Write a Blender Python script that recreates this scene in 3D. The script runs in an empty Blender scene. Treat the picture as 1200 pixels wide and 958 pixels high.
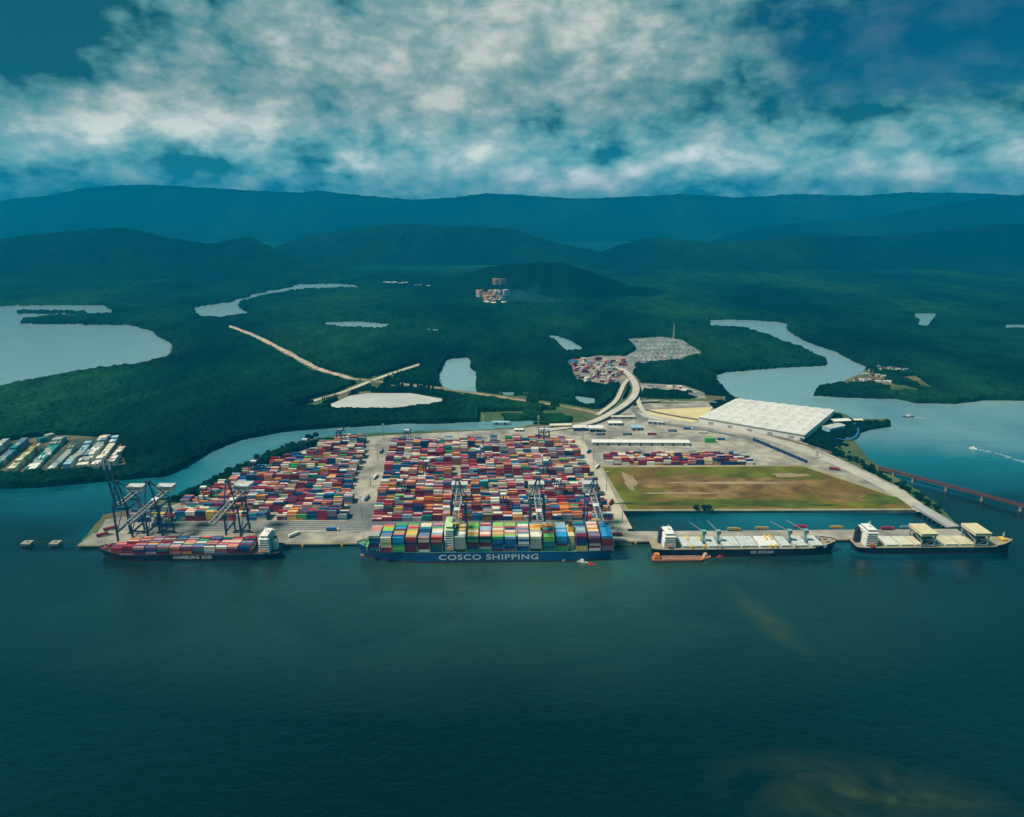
import bpy, bmesh, math, random
import numpy as np
from mathutils import Vector, Matrix
random.seed(7); rng = np.random.default_rng(7)
scene = bpy.context.scene
COL = scene.collection
R = math.radians

# ------------------------------------------------------------------ camera geometry (photo 1200 x 958)
CH = 393.0; PIT = R(16.6); FPX = 800.0
CP, SP = math.cos(PIT), math.sin(PIT)
def G(px, py, z=0.0):
    dx = (px-600)/FPX; dy = (479-py)/FPX
    t = (z-CH)/(-SP+dy*CP)
    return Vector((dx*t, t*(CP+dy*SP), z))
def atY(px, py, Y):
    """point on the vertical plane y=Y seen at a photo pixel"""
    dx = (px-600)/FPX; dy = (479-py)/FPX
    t = Y/(CP+dy*SP)
    return Vector((dx*t, Y, CH+t*(-SP+dy*CP)))
def Gn(px, py, z=0.0):
    dx = (px-600)/FPX; dy = (479-py)/FPX
    t = (z-CH)/(-SP+dy*CP)
    return dx*t, t*(CP+dy*SP)

cam = bpy.data.objects.new('camera', bpy.data.cameras.new('camera')); COL.objects.link(cam)
cam.location = (0, 0, CH); cam.rotation_euler = (math.pi/2-PIT, 0, 0)
cam.data.sensor_width = 36; cam.data.lens = 24; cam.data.clip_start = 1; cam.data.clip_end = 60000
scene.camera = cam

# ------------------------------------------------------------------ numpy noise
_tab = rng.random((512, 512))
def vnoise(x, y, s=1.0, o=0.0):
    x = x/s+o+1000; y = y/s+o*1.7+1000
    xi = np.floor(x).astype(int); yi = np.floor(y).astype(int)
    fx = x-xi; fy = y-yi; fx = fx*fx*(3-2*fx); fy = fy*fy*(3-2*fy)
    a = _tab[xi % 512, yi % 512]; b = _tab[(xi+1) % 512, yi % 512]
    c = _tab[xi % 512, (yi+1) % 512]; d = _tab[(xi+1) % 512, (yi+1) % 512]
    return (a*(1-fx)+b*fx)*(1-fy)+(c*(1-fx)+d*fx)*fy
def fbm(x, y, s, n=4, o=0.0):
    r = 0; a = 0.5; t = 0
    for i in range(n):
        r = r+a*vnoise(x, y, s, o+i*13.7); t += a; a *= .5; s *= .5
    return r/t
def inpoly(px, py, poly):
    res = np.zeros(px.shape, bool)
    xs = [p[0] for p in poly]; ys = [p[1] for p in poly]
    bb = (px >= min(xs)) & (px <= max(xs)) & (py >= min(ys)) & (py <= max(ys))
    qx = px[bb]; qy = py[bb]; r = np.zeros(qx.shape, bool)
    n = len(poly)
    for i in range(n):
        x1, y1 = poly[i]; x2, y2 = poly[(i+1) % n]
        if y1 == y2: continue
        c = ((y1 > qy) != (y2 > qy)) & (qx < (x2-x1)*(qy-y1)/(y2-y1)+x1)
        r ^= c
    res[bb] = r
    return res
def distline(x, y, pts):
    d = np.full(x.shape, 1e9)
    for (a, b) in zip(pts[:-1], pts[1:]):
        ax, ay = a; bx, by = b
        vx, vy = bx-ax, by-ay
        t = np.clip(((x-ax)*vx+(y-ay)*vy)/(vx*vx+vy*vy), 0, 1)
        d = np.minimum(d, np.hypot(x-ax-t*vx, y-ay-t*vy))
    return d

# ------------------------------------------------------------------ materials
MATS = {}
def mat(name, col, rough=.7, metal=0.0, var=.18, scale=.15, bump=0.0, col2=None, mixscale=None, spec=.12, detail=4, lo=.42, hi=.6, coord='Object'):
    if name in MATS: return MATS[name]
    m = bpy.data.materials.new(name); m.use_nodes = True; nt = m.node_tree; N = nt.nodes; L = nt.links
    b = N['Principled BSDF']; b.inputs['Roughness'].default_value = rough; b.inputs['Metallic'].default_value = metal
    b.inputs['Specular IOR Level'].default_value = spec
    tc = N.new('ShaderNodeTexCoord')
    nz = N.new('ShaderNodeTexNoise'); nz.inputs['Scale'].default_value = scale; nz.inputs['Detail'].default_value = detail
    L.new(tc.outputs[coord], nz.inputs['Vector'])
    base = N.new('ShaderNodeRGB'); base.outputs[0].default_value = (*col, 1); src = base.outputs[0]
    if col2:
        n2 = N.new('ShaderNodeTexNoise'); n2.inputs['Scale'].default_value = mixscale or scale*.3; n2.inputs['Detail'].default_value = 5
        L.new(tc.outputs[coord], n2.inputs['Vector'])
        mr = N.new('ShaderNodeMapRange'); mr.inputs[1].default_value = lo; mr.inputs[2].default_value = hi
        L.new(n2.outputs[0], mr.inputs[0])
        mx = N.new('ShaderNodeMix'); mx.data_type = 'RGBA'; L.new(mr.outputs[0], mx.inputs[0])
        L.new(src, mx.inputs[6]); mx.inputs[7].default_value = (*col2, 1); src = mx.outputs[2]
    mr = N.new('ShaderNodeMapRange'); mr.inputs[1].default_value = .3; mr.inputs[2].default_value = .7
    mr.inputs[3].default_value = 1-var; mr.inputs[4].default_value = 1+var; L.new(nz.outputs[0], mr.inputs[0])
    vm = N.new('ShaderNodeVectorMath'); vm.operation = 'SCALE'; L.new(src, vm.inputs[0]); L.new(mr.outputs[0], vm.inputs['Scale'])
    L.new(vm.outputs[0], b.inputs['Base Color'])
    if bump:
        bp = N.new('ShaderNodeBump'); bp.inputs['Strength'].default_value = bump; bp.inputs['Distance'].default_value = 1
        L.new(nz.outputs[0], bp.inputs['Height']); L.new(bp.outputs[0], b.inputs['Normal'])
    MATS[name] = m
    return m

PAL = {  # container paints
 'crimson': (.26, .022, .05), 'maroon': (.13, .014, .045), 'red': (.42, .045, .04), 'salmon': (.52, .2, .15), 'pink': (.5, .25, .26),
 'orange': (.62, .22, .04), 'navy': (.012, .045, .13), 'blue': (.02, .12, .3), 'sky blue': (.03, .27, .5), 'pale blue': (.25, .42, .52),
 'cream': (.66, .6, .42), 'white': (.72, .7, .62), 'grey': (.3, .33, .3), 'slate': (.13, .19, .27), 'green': (.06, .33, .1),
 'lime': (.22, .48, .1), 'teal': (.02, .2, .2), 'dark green': (.025, .1, .07), 'gold': (.62, .42, .12), 'olive': (.3, .33, .13),
 'brown': (.2, .09, .04), 'black': (.02, .025, .02), 'purple': (.2, .1, .2)}
PN = list(PAL)
PM = [mat('paint_'+k.replace(' ', '_'), tuple(c*(1.05 if k in ('white', 'cream') else 1.12) for c in PAL[k]), .55, 0, .14, .25) for k in PN]
WHITE = mat('white_paint', (.74, .73, .68), .5, 0, .08, .2)
NAVYSTEEL = mat('navy_steel', (.02, .055, .11), .45, .1, .2, .2)
STEELGREY = mat('grey_steel', (.32, .35, .35), .5, .1, .15, .3)
DARK = mat('dark_steel', (.03, .035, .04), .6, .1, .2, .3)
GLASS = mat('window_glass', (.02, .035, .05), .12, 0, .1, .4, spec=.6)
RUST = mat('rust_red', (.13, .045, .03), .75, 0, .3, .2)
CONC = mat('concrete', (.37, .34, .27), .85, 0, .28, .06, col2=(.22, .21, .18), mixscale=.018, detail=8)
PILE = mat('pile_concrete', (.2, .19, .17), .9, 0, .2, .3)
ASPH = mat('asphalt', (.13, .145, .145), .85, 0, .15, .05, col2=(.18, .185, .17), mixscale=.02)
ROAD = mat('pale_road', (.44, .41, .34), .9, 0, .12, .04, col2=(.4, .38, .32), mixscale=.015)
YELLOW = mat('yellow_paint', (.7, .45, .06), .5, 0, .1, .3)
RED = mat('red_paint', (.5, .04, .05), .5, 0, .12, .3)
GREENP = mat('green_paint', (.12, .4, .16), .6, 0, .15, .2)
BEIGE = mat('beige_paint', (.62, .54, .34), .6, 0, .1, .2)
BLUEH = mat('hull_blue', (.014, .095, .24), .4, 0, .12, .08)
BLACKH = mat('hull_black', (.012, .016, .03), .4, 0, .2, .08)
BOOTD = mat('dark_boot_topping', (.035, .008, .012), .6, 0, .25, .1)
BOOT = mat('boot_topping', (.1, .02, .018), .6, 0, .25, .1)
DECKG = mat('deck_green', (.1, .26, .15), .7, 0, .2, .15)
DECKB = mat('deck_buff', (.3, .26, .17), .7, 0, .2, .1)
HATCHW = mat('hatch_white', (.5, .55, .52), .7, 0, .18, .2)
TIN = mat('tin_roof', (.5, .52, .5), .5, .1, .15, .2)
ORANGE = mat('orange_paint', (.6, .2, .06), .6, 0, .2, .25)
TYRE = mat('tyre_rubber', (.02, .02, .02), .9, 0, .1, .5)

# ------------------------------------------------------------------ mesh builder
class MB:
    def __init__(s): s.v = []; s.f = []; s.m = []
    def quadbox(s, b, t, mi=0):
        """b, t: 4 bottom and 4 top points"""
        n = len(s.v); s.v += [tuple(p) for p in b]+[tuple(p) for p in t]
        for f in ((3, 2, 1, 0), (4, 5, 6, 7), (0, 1, 5, 4), (1, 2, 6, 5), (2, 3, 7, 6), (3, 0, 4, 7)):
            s.f.append(tuple(n+i for i in f)); s.m.append(mi)
    def box(s, x0, x1, y0, y1, z0, z1, mi=0, taper=0.0, rot=0, c=None):
        t = taper
        b = [(x0, y0, z0), (x1, y0, z0), (x1, y1, z0), (x0, y1, z0)]
        T = [(x0+t, y0+t, z1), (x1-t, y0+t, z1), (x1-t, y1-t, z1), (x0+t, y1-t, z1)]
        if rot:
            cx, cy = c or ((x0+x1)/2, (y0+y1)/2); ca, sa = math.cos(rot), math.sin(rot)
            fn = lambda p: (cx+(p[0]-cx)*ca-(p[1]-cy)*sa, cy+(p[0]-cx)*sa+(p[1]-cy)*ca, p[2])
            b = [fn(p) for p in b]; T = [fn(p) for p in T]
        s.quadbox(b, T, mi)
    def bar(s, a, b, w, h=None, mi=0, w2=None):
        a = Vector(a); b = Vector(b); h = h or w; k = (w2/w) if w2 else 1
        d = (b-a).normalized(); up = Vector((0, 0, 1)) if abs(d.z) < .95 else Vector((0, 1, 0))
        x = d.cross(up).normalized(); y = x.cross(d).normalized()
        c = [(-1, -1), (1, -1), (1, 1), (-1, 1)]
        A = [a+x*(i*w/2)+y*(j*h/2) for i, j in c]; B = [b+x*(i*w/2*k)+y*(j*h/2*k) for i, j in c]
        s.quadbox(A, B, mi)
    def tube(s, a, b, r, r2=None, n=8, mi=0):
        a = Vector(a); b = Vector(b); r2 = r if r2 is None else r2
        d = (b-a).normalized(); up = Vector((0, 0, 1)) if abs(d.z) < .95 else Vector((0, 1, 0))
        x = d.cross(up).normalized(); y = x.cross(d).normalized(); k = len(s.v)
        for p, q in ((a, r), (b, r2)):
            for i in range(n):
                t = 2*math.pi*i/n; s.v.append(tuple(p+x*(math.cos(t)*q)+y*(math.sin(t)*q)))
        for i in range(n):
            j = (i+1) % n; s.f.append((k+i, k+j, k+n+j, k+n+i)); s.m.append(mi)
        s.f.append(tuple(k+i for i in range(n))[::-1]); s.m.append(mi)
        s.f.append(tuple(k+n+i for i in range(n))); s.m.append(mi)
    def prism(s, pts, z0, z1, mi=0, mtop=None, msoff=None):
        """extruded polygon"""
        k = len(s.v); n = len(pts)
        s.v += [(p[0], p[1], z0) for p in pts]+[(p[0], p[1], z1) for p in pts]
        area = sum(pts[i][0]*pts[(i+1) % n][1]-pts[(i+1) % n][0]*pts[i][1] for i in range(n))
        o = list(range(n)) if area > 0 else list(range(n))[::-1]
        s.f.append(tuple(k+n+i for i in o)); s.m.append(mtop if mtop is not None else mi)
        s.f.append(tuple(k+i for i in o[::-1])); s.m.append(mi)
        for a in range(n):
            i, j = o[a], o[(a+1) % n]
            s.f.append((k+i, k+j, k+n+j, k+n+i)); s.m.append(mi)
    def gable(s, x0, x1, y0, y1, z0, z1, mi=0):
        k = len(s.v); ym = (y0+y1)/2
        s.v += [(x0, y0, z0), (x1, y0, z0), (x1, y1, z0), (x0, y1, z0), (x0, ym, z1), (x1, ym, z1)]
        for f in ((0, 1, 5, 4), (2, 3, 4, 5), (3, 0, 4), (1, 2, 5), (3, 2, 1, 0)):
            s.f.append(tuple(k+i for i in f)); s.m.append(mi)
    def build(s, name, mats, parent=None, loc=None, rz=0, smooth=False):
        me = bpy.data.meshes.new(name); me.from_pydata(s.v, [], s.f)
        for m in (mats if isinstance(mats, (list, tuple)) else [mats]): me.materials.append(m)
        me.polygons.foreach_set('material_index', s.m)
        if smooth: me.polygons.foreach_set('use_smooth', [True]*len(s.f))
        me.update()
        o = bpy.data.objects.new(name, me); COL.objects.link(o)
        if parent: o.parent = parent
        if loc is not None: o.location = loc; o.rotation_euler[2] = rz
        return o
def npmesh(name, v, f, mats, mi=None, smooth=False):
    me = bpy.data.meshes.new(name); n = len(f); k = f.shape[1]
    me.vertices.add(len(v)); me.vertices.foreach_set('co', v.astype(np.float32).ravel())
    me.loops.add(n*k); me.loops.foreach_set('vertex_index', f.astype(np.int32).ravel())
    me.polygons.add(n); me.polygons.foreach_set('loop_start', np.arange(0, n*k, k, dtype=np.int32))
    me.polygons.foreach_set('loop_total', np.full(n, k, np.int32))
    for m in (mats if isinstance(mats, (list, tuple)) else [mats]): me.materials.append(m)
    if mi is not None: me.polygons.foreach_set('material_index', mi.astype(np.int32))
    me.polygons.foreach_set('use_smooth', np.full(n, smooth))
    me.update(calc_edges=True)
    o = bpy.data.objects.new(name, me); COL.objects.link(o); return o
def tag(o, label=None, cat=None, group=None, kind=None):
    if label: o['label'] = label
    if cat: o['category'] = cat
    if group: o['group'] = group
    if kind: o['kind'] = kind
    return o
def thing(name, label, cat, loc=(0, 0, 0), rz=0, group=None):
    o = bpy.data.objects.new(name, None); COL.objects.link(o); o.location = loc; o.rotation_euler[2] = rz
    o.empty_display_size = 1
    return tag(o, label, cat, group)
def copy_tree(o, parent=None):
    c = o.copy(); COL.objects.link(c)
    if parent: c.parent = parent
    for ch in list(o.children): copy_tree(ch, c)
    return c
ORD = ['first', 'second', 'third', 'fourth', 'fifth', 'sixth', 'seventh', 'eighth', 'ninth', 'tenth', 'eleventh', 'twelfth', 'thirteenth',
       'fourteenth', 'fifteenth', 'sixteenth', 'seventeenth', 'eighteenth', 'nineteenth', 'twentieth'] + ['%dth' % i if i % 10 not in (1, 2, 3) else '%d%s' % (i, {1: 'st', 2: 'nd', 3: 'rd'}[i % 10]) for i in range(21, 200)]

# ------------------------------------------------------------------ layout frames
TH = R(0.97); O0 = Vector((0, 741.5)); U = Vector((math.cos(TH), math.sin(TH))); NN = Vector((-math.sin(TH), math.cos(TH)))
DZ = 4.0      # quay deck level
def Q(s, t, z=0.0):
    p = O0+U*s+NN*t
    return Vector((p.x, p.y, z))
def toQ(p):
    d = Vector((p[0], p[1]))-O0
    return d.dot(U), d.dot(NN)
def S(px, py=640, z=4): return toQ(G(px, py, z))[0]

# ------------------------------------------------------------------ land and water outlines (photo px, as seen on the ground)
WATER = {
 'channel': [(-900, 574), (0, 573), (45, 573), (85, 568), (150, 562), (190, 559), (215, 549), (245, 530), (280, 516), (330, 507), (400, 501), (480, 497), (560, 494),
   (620, 493), (645, 495), (600, 501), (560, 504), (440, 507), (385, 511), (330, 524), (290, 541), (215, 577), (160, 596), (122, 604), (90, 645), (90, 2000), (-900, 2000)],
 'front': [(90, 641), (1250, 634), (2500, 634), (2500, 2000), (90, 2000)],
 'gap': [(60, 646), (91, 641.5), (140, 642), (140, 700), (60, 700)],
 'lake': [(-900, 356), (0, 359), (122, 357), (133, 366), (60, 370), (25, 372), (25, 380), (80, 380), (150, 381), (176, 387), (205, 405), (195, 417), (160, 427), (120, 430), (80, 437),
   (45, 443), (20, 447), (0, 452), (-900, 500)],
 'creek': [(225, 361), (250, 357), (272, 353), (300, 345), (312, 342), (335, 338), (350, 333.2), (415, 333.2), (420, 336), (365, 338), (330, 342), (310, 345.5), (280, 353), (278, 358), (293, 367), (260, 371), (235, 371)],
 'slit': [(378, 377.5), (425, 377), (462, 381), (440, 384.5), (385, 381)],
 'slit2': [(495, 383.5), (515, 386), (514, 388.5), (498, 386)],
 'pond': [(513, 446), (519, 424), (530, 420), (549, 419), (552, 430), (559, 437), (557, 447), (559, 461), (543, 460), (522, 454)],
 'pond2': [(640, 393), (655, 395), (670, 400), (684, 409), (664, 411.5), (654, 402)],
 'pond3': [(658, 464), (680, 464.5), (699, 467), (698, 474), (684, 472), (672, 467)],
 'pond4': [(568, 459), (640, 460), (640, 463), (590, 463)],
 'river': [(832, 375.5), (880, 375), (926, 379), (920, 386), (930, 394), (955, 404), (985, 415), (1015, 431), (1010, 438), (985, 447), (958, 453), (953, 464), (1000, 467), (1050, 468),
   (1075, 473), (1120, 474), (1150, 470), (1250, 470), (2500, 470), (2500, 2000), (1240, 2000), (1130, 640), (1118, 612), (1098, 592), (1078, 577), (1045, 557), (1018, 540), (1006, 522), (1002, 510), (1018, 504), (1043, 501), (1045, 492), (1000, 491),
   (985, 484), (940, 478), (880, 471), (862, 467), (850, 455), (836, 441), (850, 437), (900, 432), (968, 428), (968, 420), (935, 405), (900, 393), (875, 384), (832, 382)],
 'side': [(1069, 368), (1098, 367), (1092, 375), (1089, 382), (1078, 382), (1076, 374)],
 'side2': [(1172, 380.5), (1290, 381), (1290, 385), (1180, 384)],
 'basin': [(728, 599), (1086, 598), (1110, 620), (1110, 640), (740, 640), (736, 618)],
}
ISLE = [[(20, 364), (100, 363.6), (102, 366.5), (20, 368)]]
MUD = [(378, 478), (410, 464), (432, 461), (482, 461), (520, 468), (524, 471), (462, 478)]
DEPOT_L = [(-160, 524), (8, 518), (60, 511), (140, 514), (149, 552), (80, 556), (4, 559), (-160, 566)]
DEPOT_C = [(663, 424), (700, 417), (738, 418), (746, 432), (730, 450), (705, 454), (676, 449)]
LOT = [(734, 398), (775, 395), (800, 399), (826, 416), (796, 424), (750, 429), (730, 428), (730, 420), (745, 410)]
STRIP = [(744, 449), (800, 452), (826, 461), (828, 467), (815, 467), (790, 460), (748, 458)]
VILLAGE = [(985, 449), (1000, 437), (1022, 430), (1062, 433), (1092, 455), (1085, 461), (1040, 462), (1000, 458)]
SAND = [(752, 481), (835, 477), (826, 492), (812, 495), (790, 492), (762, 487)]
TERM = [(90, 640), (92, 637), (124, 609), (166, 603), (230, 584), (303, 550), (343, 532), (393, 517), (442, 511), (600, 503), (640, 499), (690, 494), (735, 478), (760, 473), (830, 473), (850, 492),
        (900, 503), (945, 520), (1000, 545), (1060, 574), (1086, 598), (728, 598), (738, 618), (741, 640)]
CORR = [(268, 382), (300, 394), (335, 412), (370, 432), (412, 444)]
CAUSE = [(348, 475), (400, 461), (440, 444), (492, 427)]
RAIL = [(412, 444), (450, 448), (520, 456), (600, 467), (690, 481), (705, 487)]

def land_masks(px, py, wx, wy):
    amp = 1.0
    jx = (fbm(wx, wy, 70, 4)-.5)*8*amp; jy = (fbm(wx, wy, 70, 4, 55)-.5)*3.2*amp
    qx = px+jx; qy = py+jy
    w = np.zeros(px.shape, bool)
    for k, p in WATER.items():
        if k in ('front', 'basin', 'gap'): w |= inpoly(px, py, p)
        else: w |= inpoly(qx, qy, p)
    for p in ISLE: w &= ~inpoly(qx, qy, p)
    w &= ~inpoly(px, py, TERM)
    return w, qx, qy

# terrain ------------------------------------------------------------
def grid(px0, px1, dx, py0, py1, dy):
    a = np.arange(px0, px1, dx); b = dy if isinstance(dy, np.ndarray) else np.arange(py0, py1, dy)
    PX, PY = np.meshgrid(a, b)
    X, Y = Gn(PX, PY, 0.0)
    return PX, PY, X, Y
def gridfaces(nr, nc):
    i = np.arange(nr*nc).reshape(nr, nc)
    return np.stack([i[1:, :-1], i[1:, 1:], i[:-1, 1:], i[:-1, :-1]], -1).reshape(-1, 4)

GRASSY = mat('scrub_ground', (.055, .1, .035), .95, 0, .3, .02, col2=(.14, .12, .06), mixscale=.008, lo=.45, hi=.65)
PX, PY, X, Y = grid(-500, 1700, 1.5, 318, 660, 1.0)
W, _, _ = land_masks(PX, PY, X, Y)
Z = np.where(W, -3.0, 1.2+(fbm(X, Y, 60, 3)-.5)*.6)
F = gridfaces(*PX.shape)
keep = ~(W.ravel()[F].all(1))
V = np.stack([X.ravel(), Y.ravel(), Z.ravel()], 1)
tag(npmesh('ground', V, F[keep], GRASSY), 'flat green and brown river land around the container port', 'ground', kind='structure')

# far plain from the end of the terrain to the hills
mb = MB(); y0 = Gn(600, 318.0, 0)[1]
FARG = mat('far_plain', (.004, .04, .028), .95, 0, .35, .004, col2=(.008, .06, .035), mixscale=.0016, lo=.5, hi=.68, spec=0)
mb.box(-13300, 13300, y0-2, 11000, -3, 1.0)
tag(mb.build('far_plain', FARG), 'dark green plain stretching to the foot of the hills', 'plain', kind='structure')

# forest canopy -------------------------------------------------------
FOREST = bpy.data.materials.new('mangrove_canopy'); FOREST.use_nodes = True
def forest_mat(m, sc=1.0, bright=1.0):
    bright *= .6; nt = m.node_tree; N = nt.nodes; L = nt.links; b = N['Principled BSDF']; b.inputs['Roughness'].default_value = .9
    b.inputs['Specular IOR Level'].default_value = .0
    tc = N.new('ShaderNodeTexCoord')
    def nz(s, d, st=(1, 1, 1)):
        mp = N.new('ShaderNodeMapping'); mp.inputs['Scale'].default_value = st; L.new(tc.outputs['Object'], mp.inputs[0])
        n = N.new('ShaderNodeTexNoise'); n.inputs['Scale'].default_value = s; n.inputs['Detail'].default_value = d; L.new(mp.outputs[0], n.inputs['Vector']); return n.outputs[0]
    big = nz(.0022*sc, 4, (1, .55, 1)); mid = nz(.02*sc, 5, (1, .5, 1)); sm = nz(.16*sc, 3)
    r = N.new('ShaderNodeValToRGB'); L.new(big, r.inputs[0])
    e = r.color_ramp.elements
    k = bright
    e[0].position = .38; e[0].color = (.0025*k, .018*k, .015*k, 1); e[1].position = .66; e[1].color = (.015*k, .078*k, .022*k, 1)  # lighter greens: own variation plus sunlit patches put into the colour
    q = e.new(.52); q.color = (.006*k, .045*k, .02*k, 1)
    m1 = N.new('ShaderNodeMapRange'); m1.inputs[1].default_value = .3; m1.inputs[2].default_value = .7; m1.inputs[3].default_value = .65; m1.inputs[4].default_value = 1.4; L.new(mid, m1.inputs[0])
    m2 = N.new('ShaderNodeMapRange'); m2.inputs[1].default_value = .3; m2.inputs[2].default_value = .7; m2.inputs[3].default_value = .7; m2.inputs[4].default_value = 1.35; L.new(sm, m2.inputs[0])
    mm = N.new('ShaderNodeMath'); mm.operation = 'MULTIPLY'; L.new(m1.outputs[0], mm.inputs[0]); L.new(m2.outputs[0], mm.inputs[1])
    vm = N.new('ShaderNodeVectorMath'); vm.operation = 'SCALE'; L.new(r.outputs[0], vm.inputs[0]); L.new(mm.outputs[0], vm.inputs['Scale'])
    L.new(vm.outputs[0], b.inputs['Base Color'])
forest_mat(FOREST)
PX, PY, X, Y = grid(-480, 1680, 1.1, 0, 0, np.concatenate([np.arange(318.5, 470, .6), np.arange(470, 604, .32)]))
W, qx, qy = land_masks(PX, PY, X, Y)
ZT = Y*CP+(CH-7.5)*SP; PYT = 479-FPX*(Y*SP-(CH-7.5)*CP)/ZT; PXT = 600+FPX*X/ZT
W2, _, _ = land_masks(PXT, PYT, X, Y)
M = ~W & ~W2 & (qy < 590)
term_far = inpoly(PX, PY, [(p[0], p[1]) for p in TERM])
M &= ~term_far
M &= ~inpoly(qx, qy, MUD)
jx_ = qx-PX; jy_ = qy-PY
M &= ~inpoly(PXT+jx_, PYT+jy_, MUD)
for P in (DEPOT_L, DEPOT_C, LOT, STRIP): M &= ~inpoly(PX+(qx-PX)*.7, PY+(qy-PY)*.7, P)
# scrubby clearings with scattered clumps
clump = fbm(X, Y, 45, 3, 9)
M &= ~(inpoly(qx, qy, VILLAGE) & (clump < .56))
M &= ~(inpoly(qx, qy, SAND))
wln = lambda pts: [tuple(G(a, b, 0).to_2d()) for a, b in pts]
jit = (fbm(X, Y, 40, 3, 3)-.5)*14
XT, YT = Gn(PXT, PYT, 0.0)
def dl(pts):
    Wp = wln(pts); return np.minimum(distline(X, Y, Wp), distline(XT, YT, Wp))
dR = dl(CAUSE)
M &= ~(dR < 10+jit*.4)
M &= ~(dl(RAIL) < 12+jit)
M &= ~(dl(CORR) < 11+jit*1.2)
FLY = [(640, 503), (668, 500), (692, 496), (714, 487), (732, 476), (743, 466), (746, 456), (742, 446), (733, 436), (722, 430)]
M &= ~(distline(X, Y, wln(FLY)) < 16)
M &= ~(dl([(737, 444), (731, 450), (727, 460), (722, 470), (712, 478), (700, 486)]) < 9)
M &= ~(distline(X, Y, wln([(700, 484), (735, 482), (760, 470), (810, 470)])) < 12)
# open scrub belt north of the terminal and the area between railway and river
belt = inpoly(PX, PY, [(560, 484), (700, 480), (735, 468), (850, 462), (850, 478), (735, 484), (700, 500), (560, 505)])
M &= ~(belt & (clump < .5))
tipland = inpoly(PX, PY, [(930, 480), (1050, 488), (1050, 506), (1010, 520), (1100, 592), (1086, 600), (940, 530)])
M &= ~(tipland & (clump < .44))
bank = inpoly(PX, PY, [(120, 608), (215, 583), (292, 548), (335, 528), (440, 512), (440, 500), (330, 515), (290, 532), (215, 570), (120, 596)])
M &= ~(bank & (clump < .38))
M &= ~(inpoly(qx, qy, [(385, 478), (350, 480), (440, 440), (520, 452), (560, 462), (520, 460), (450, 455)]) & (clump < .5))
# crowns: domes on a jittered lattice
def crowns(x, y, s):
    gx = np.floor(x/s); gy = np.floor(y/s); best = np.zeros(x.shape)
    for i in (-1, 0, 1):
        for j in (-1, 0, 1):
            a = (gx+i).astype(int); b = (gy+j).astype(int)
            h1 = _tab[(a*7+b*31) % 512, (b*13+a) % 512]; h2 = _tab[(a*17+b*3) % 512, (b*5+a*29) % 512]; h3 = _tab[(a*11+b*19+5) % 512, (b*23+a*2) % 512]
            cx = (a+h1)*s; cy = (b+h2)*s; r = s*(.55+.45*h3)
            d = np.sqrt((x-cx)**2+(y-cy)**2)/r
            best = np.maximum(best, np.where(d < 1, np.sqrt(np.clip(1-d*d, 0, 1)), 0)*(.5+.8*h3))
    return best
low = np.where(bank | tipland | belt, .55, 1.0)
Z = (2.6+fbm(X, Y, 160, 4, 31)*4+crowns(X, Y, 13)*4.6+crowns(X+50, Y+20, 7)*1.6)*low
Z = np.where(M, Z, .4)
F = gridfaces(*PX.shape)
keep = M.ravel()[F].any(1)
F = F[keep]
used = np.zeros(X.size, bool); used[F.ravel()] = True; idx = np.cumsum(used)-1
V = np.stack([X.ravel(), Y.ravel(), Z.ravel()], 1)[used]
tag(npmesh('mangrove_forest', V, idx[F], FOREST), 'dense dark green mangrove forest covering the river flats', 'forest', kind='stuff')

# hills --------------------------------------------------------------
def hill(name, label, D, outline, depth, seed, m, px_off=0, base=0.0, rough=.22, nx=420, ny=80):
    xs = [o[0] for o in outline]
    x0 = atY(min(xs), 300, D).x; x1 = atY(max(xs), 300, D).x
    wx = np.linspace(x0, x1, nx); vv = np.linspace(-1, 1, ny)
    hz = np.array([max(atY(a, b, D).z, 0) for a, b in outline]); hx = np.array([atY(a, 300, D).x for a, b in outline])
    WX, VV = np.meshgrid(wx, vv)
    Yp = D+VV*depth
    ridge_off = (fbm(WX, Yp*0, depth*.9, 4, seed)-.5)*.7
    d = np.abs(VV-ridge_off*(1-VV**2))
    sh = np.clip(1-d, 0, 1); sh = sh**1.15
    H = np.interp(WX, hx, hz)
    n = fbm(WX, Yp, depth*.42, 6, seed+3); rd = 1-np.abs(2*fbm(WX, Yp*.6, depth*.3, 5, seed+8)-1)
    top = np.clip(1-d*4, 0, 1)
    Z = H*(sh*(1+rough*(1-top)*(rd-.8)*2.2)+(n-.5)*rough*(1-top)*sh*1.6)+(fbm(WX, Yp, 60, 3, seed)-.5)*16*sh
    edge = np.clip(1-np.abs(VV), 0, .1)/.1
    ex = np.clip(np.minimum(WX-x0, x1-WX)/(.04*(x1-x0)), 0, 1)
    Z = Z*edge*ex-3*(1-edge*ex)
    V = np.stack([WX.ravel(), Yp.ravel(), Z.ravel()], 1)
    return tag(npmesh(name, V, gridfaces(ny, nx)[:, ::-1], m, smooth=False), label, 'hill', kind='structure')
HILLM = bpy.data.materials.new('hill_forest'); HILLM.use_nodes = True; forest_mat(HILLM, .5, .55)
hill('hill', 'long low wooded hill at the left beyond the lake', 4300, [(-420, 300), (-200, 262), (-60, 285), (0, 281), (60, 273), (110, 268), (150, 267), (180, 271), (215, 280), (250, 286), (285, 278), (300, 279), (330, 296), (355, 310), (400, 326), (440, 338)], 620, 1, HILLM)
hill('hill', 'broad wooded hill in the middle distance behind the flats', 5300, [(250, 312), (320, 292), (360, 277), (400, 271), (440, 265), (480, 262), (520, 266), (560, 266), (600, 268), (640, 281), (690, 292), (740, 306), (800, 318)], 600, 2, HILLM)
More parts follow.
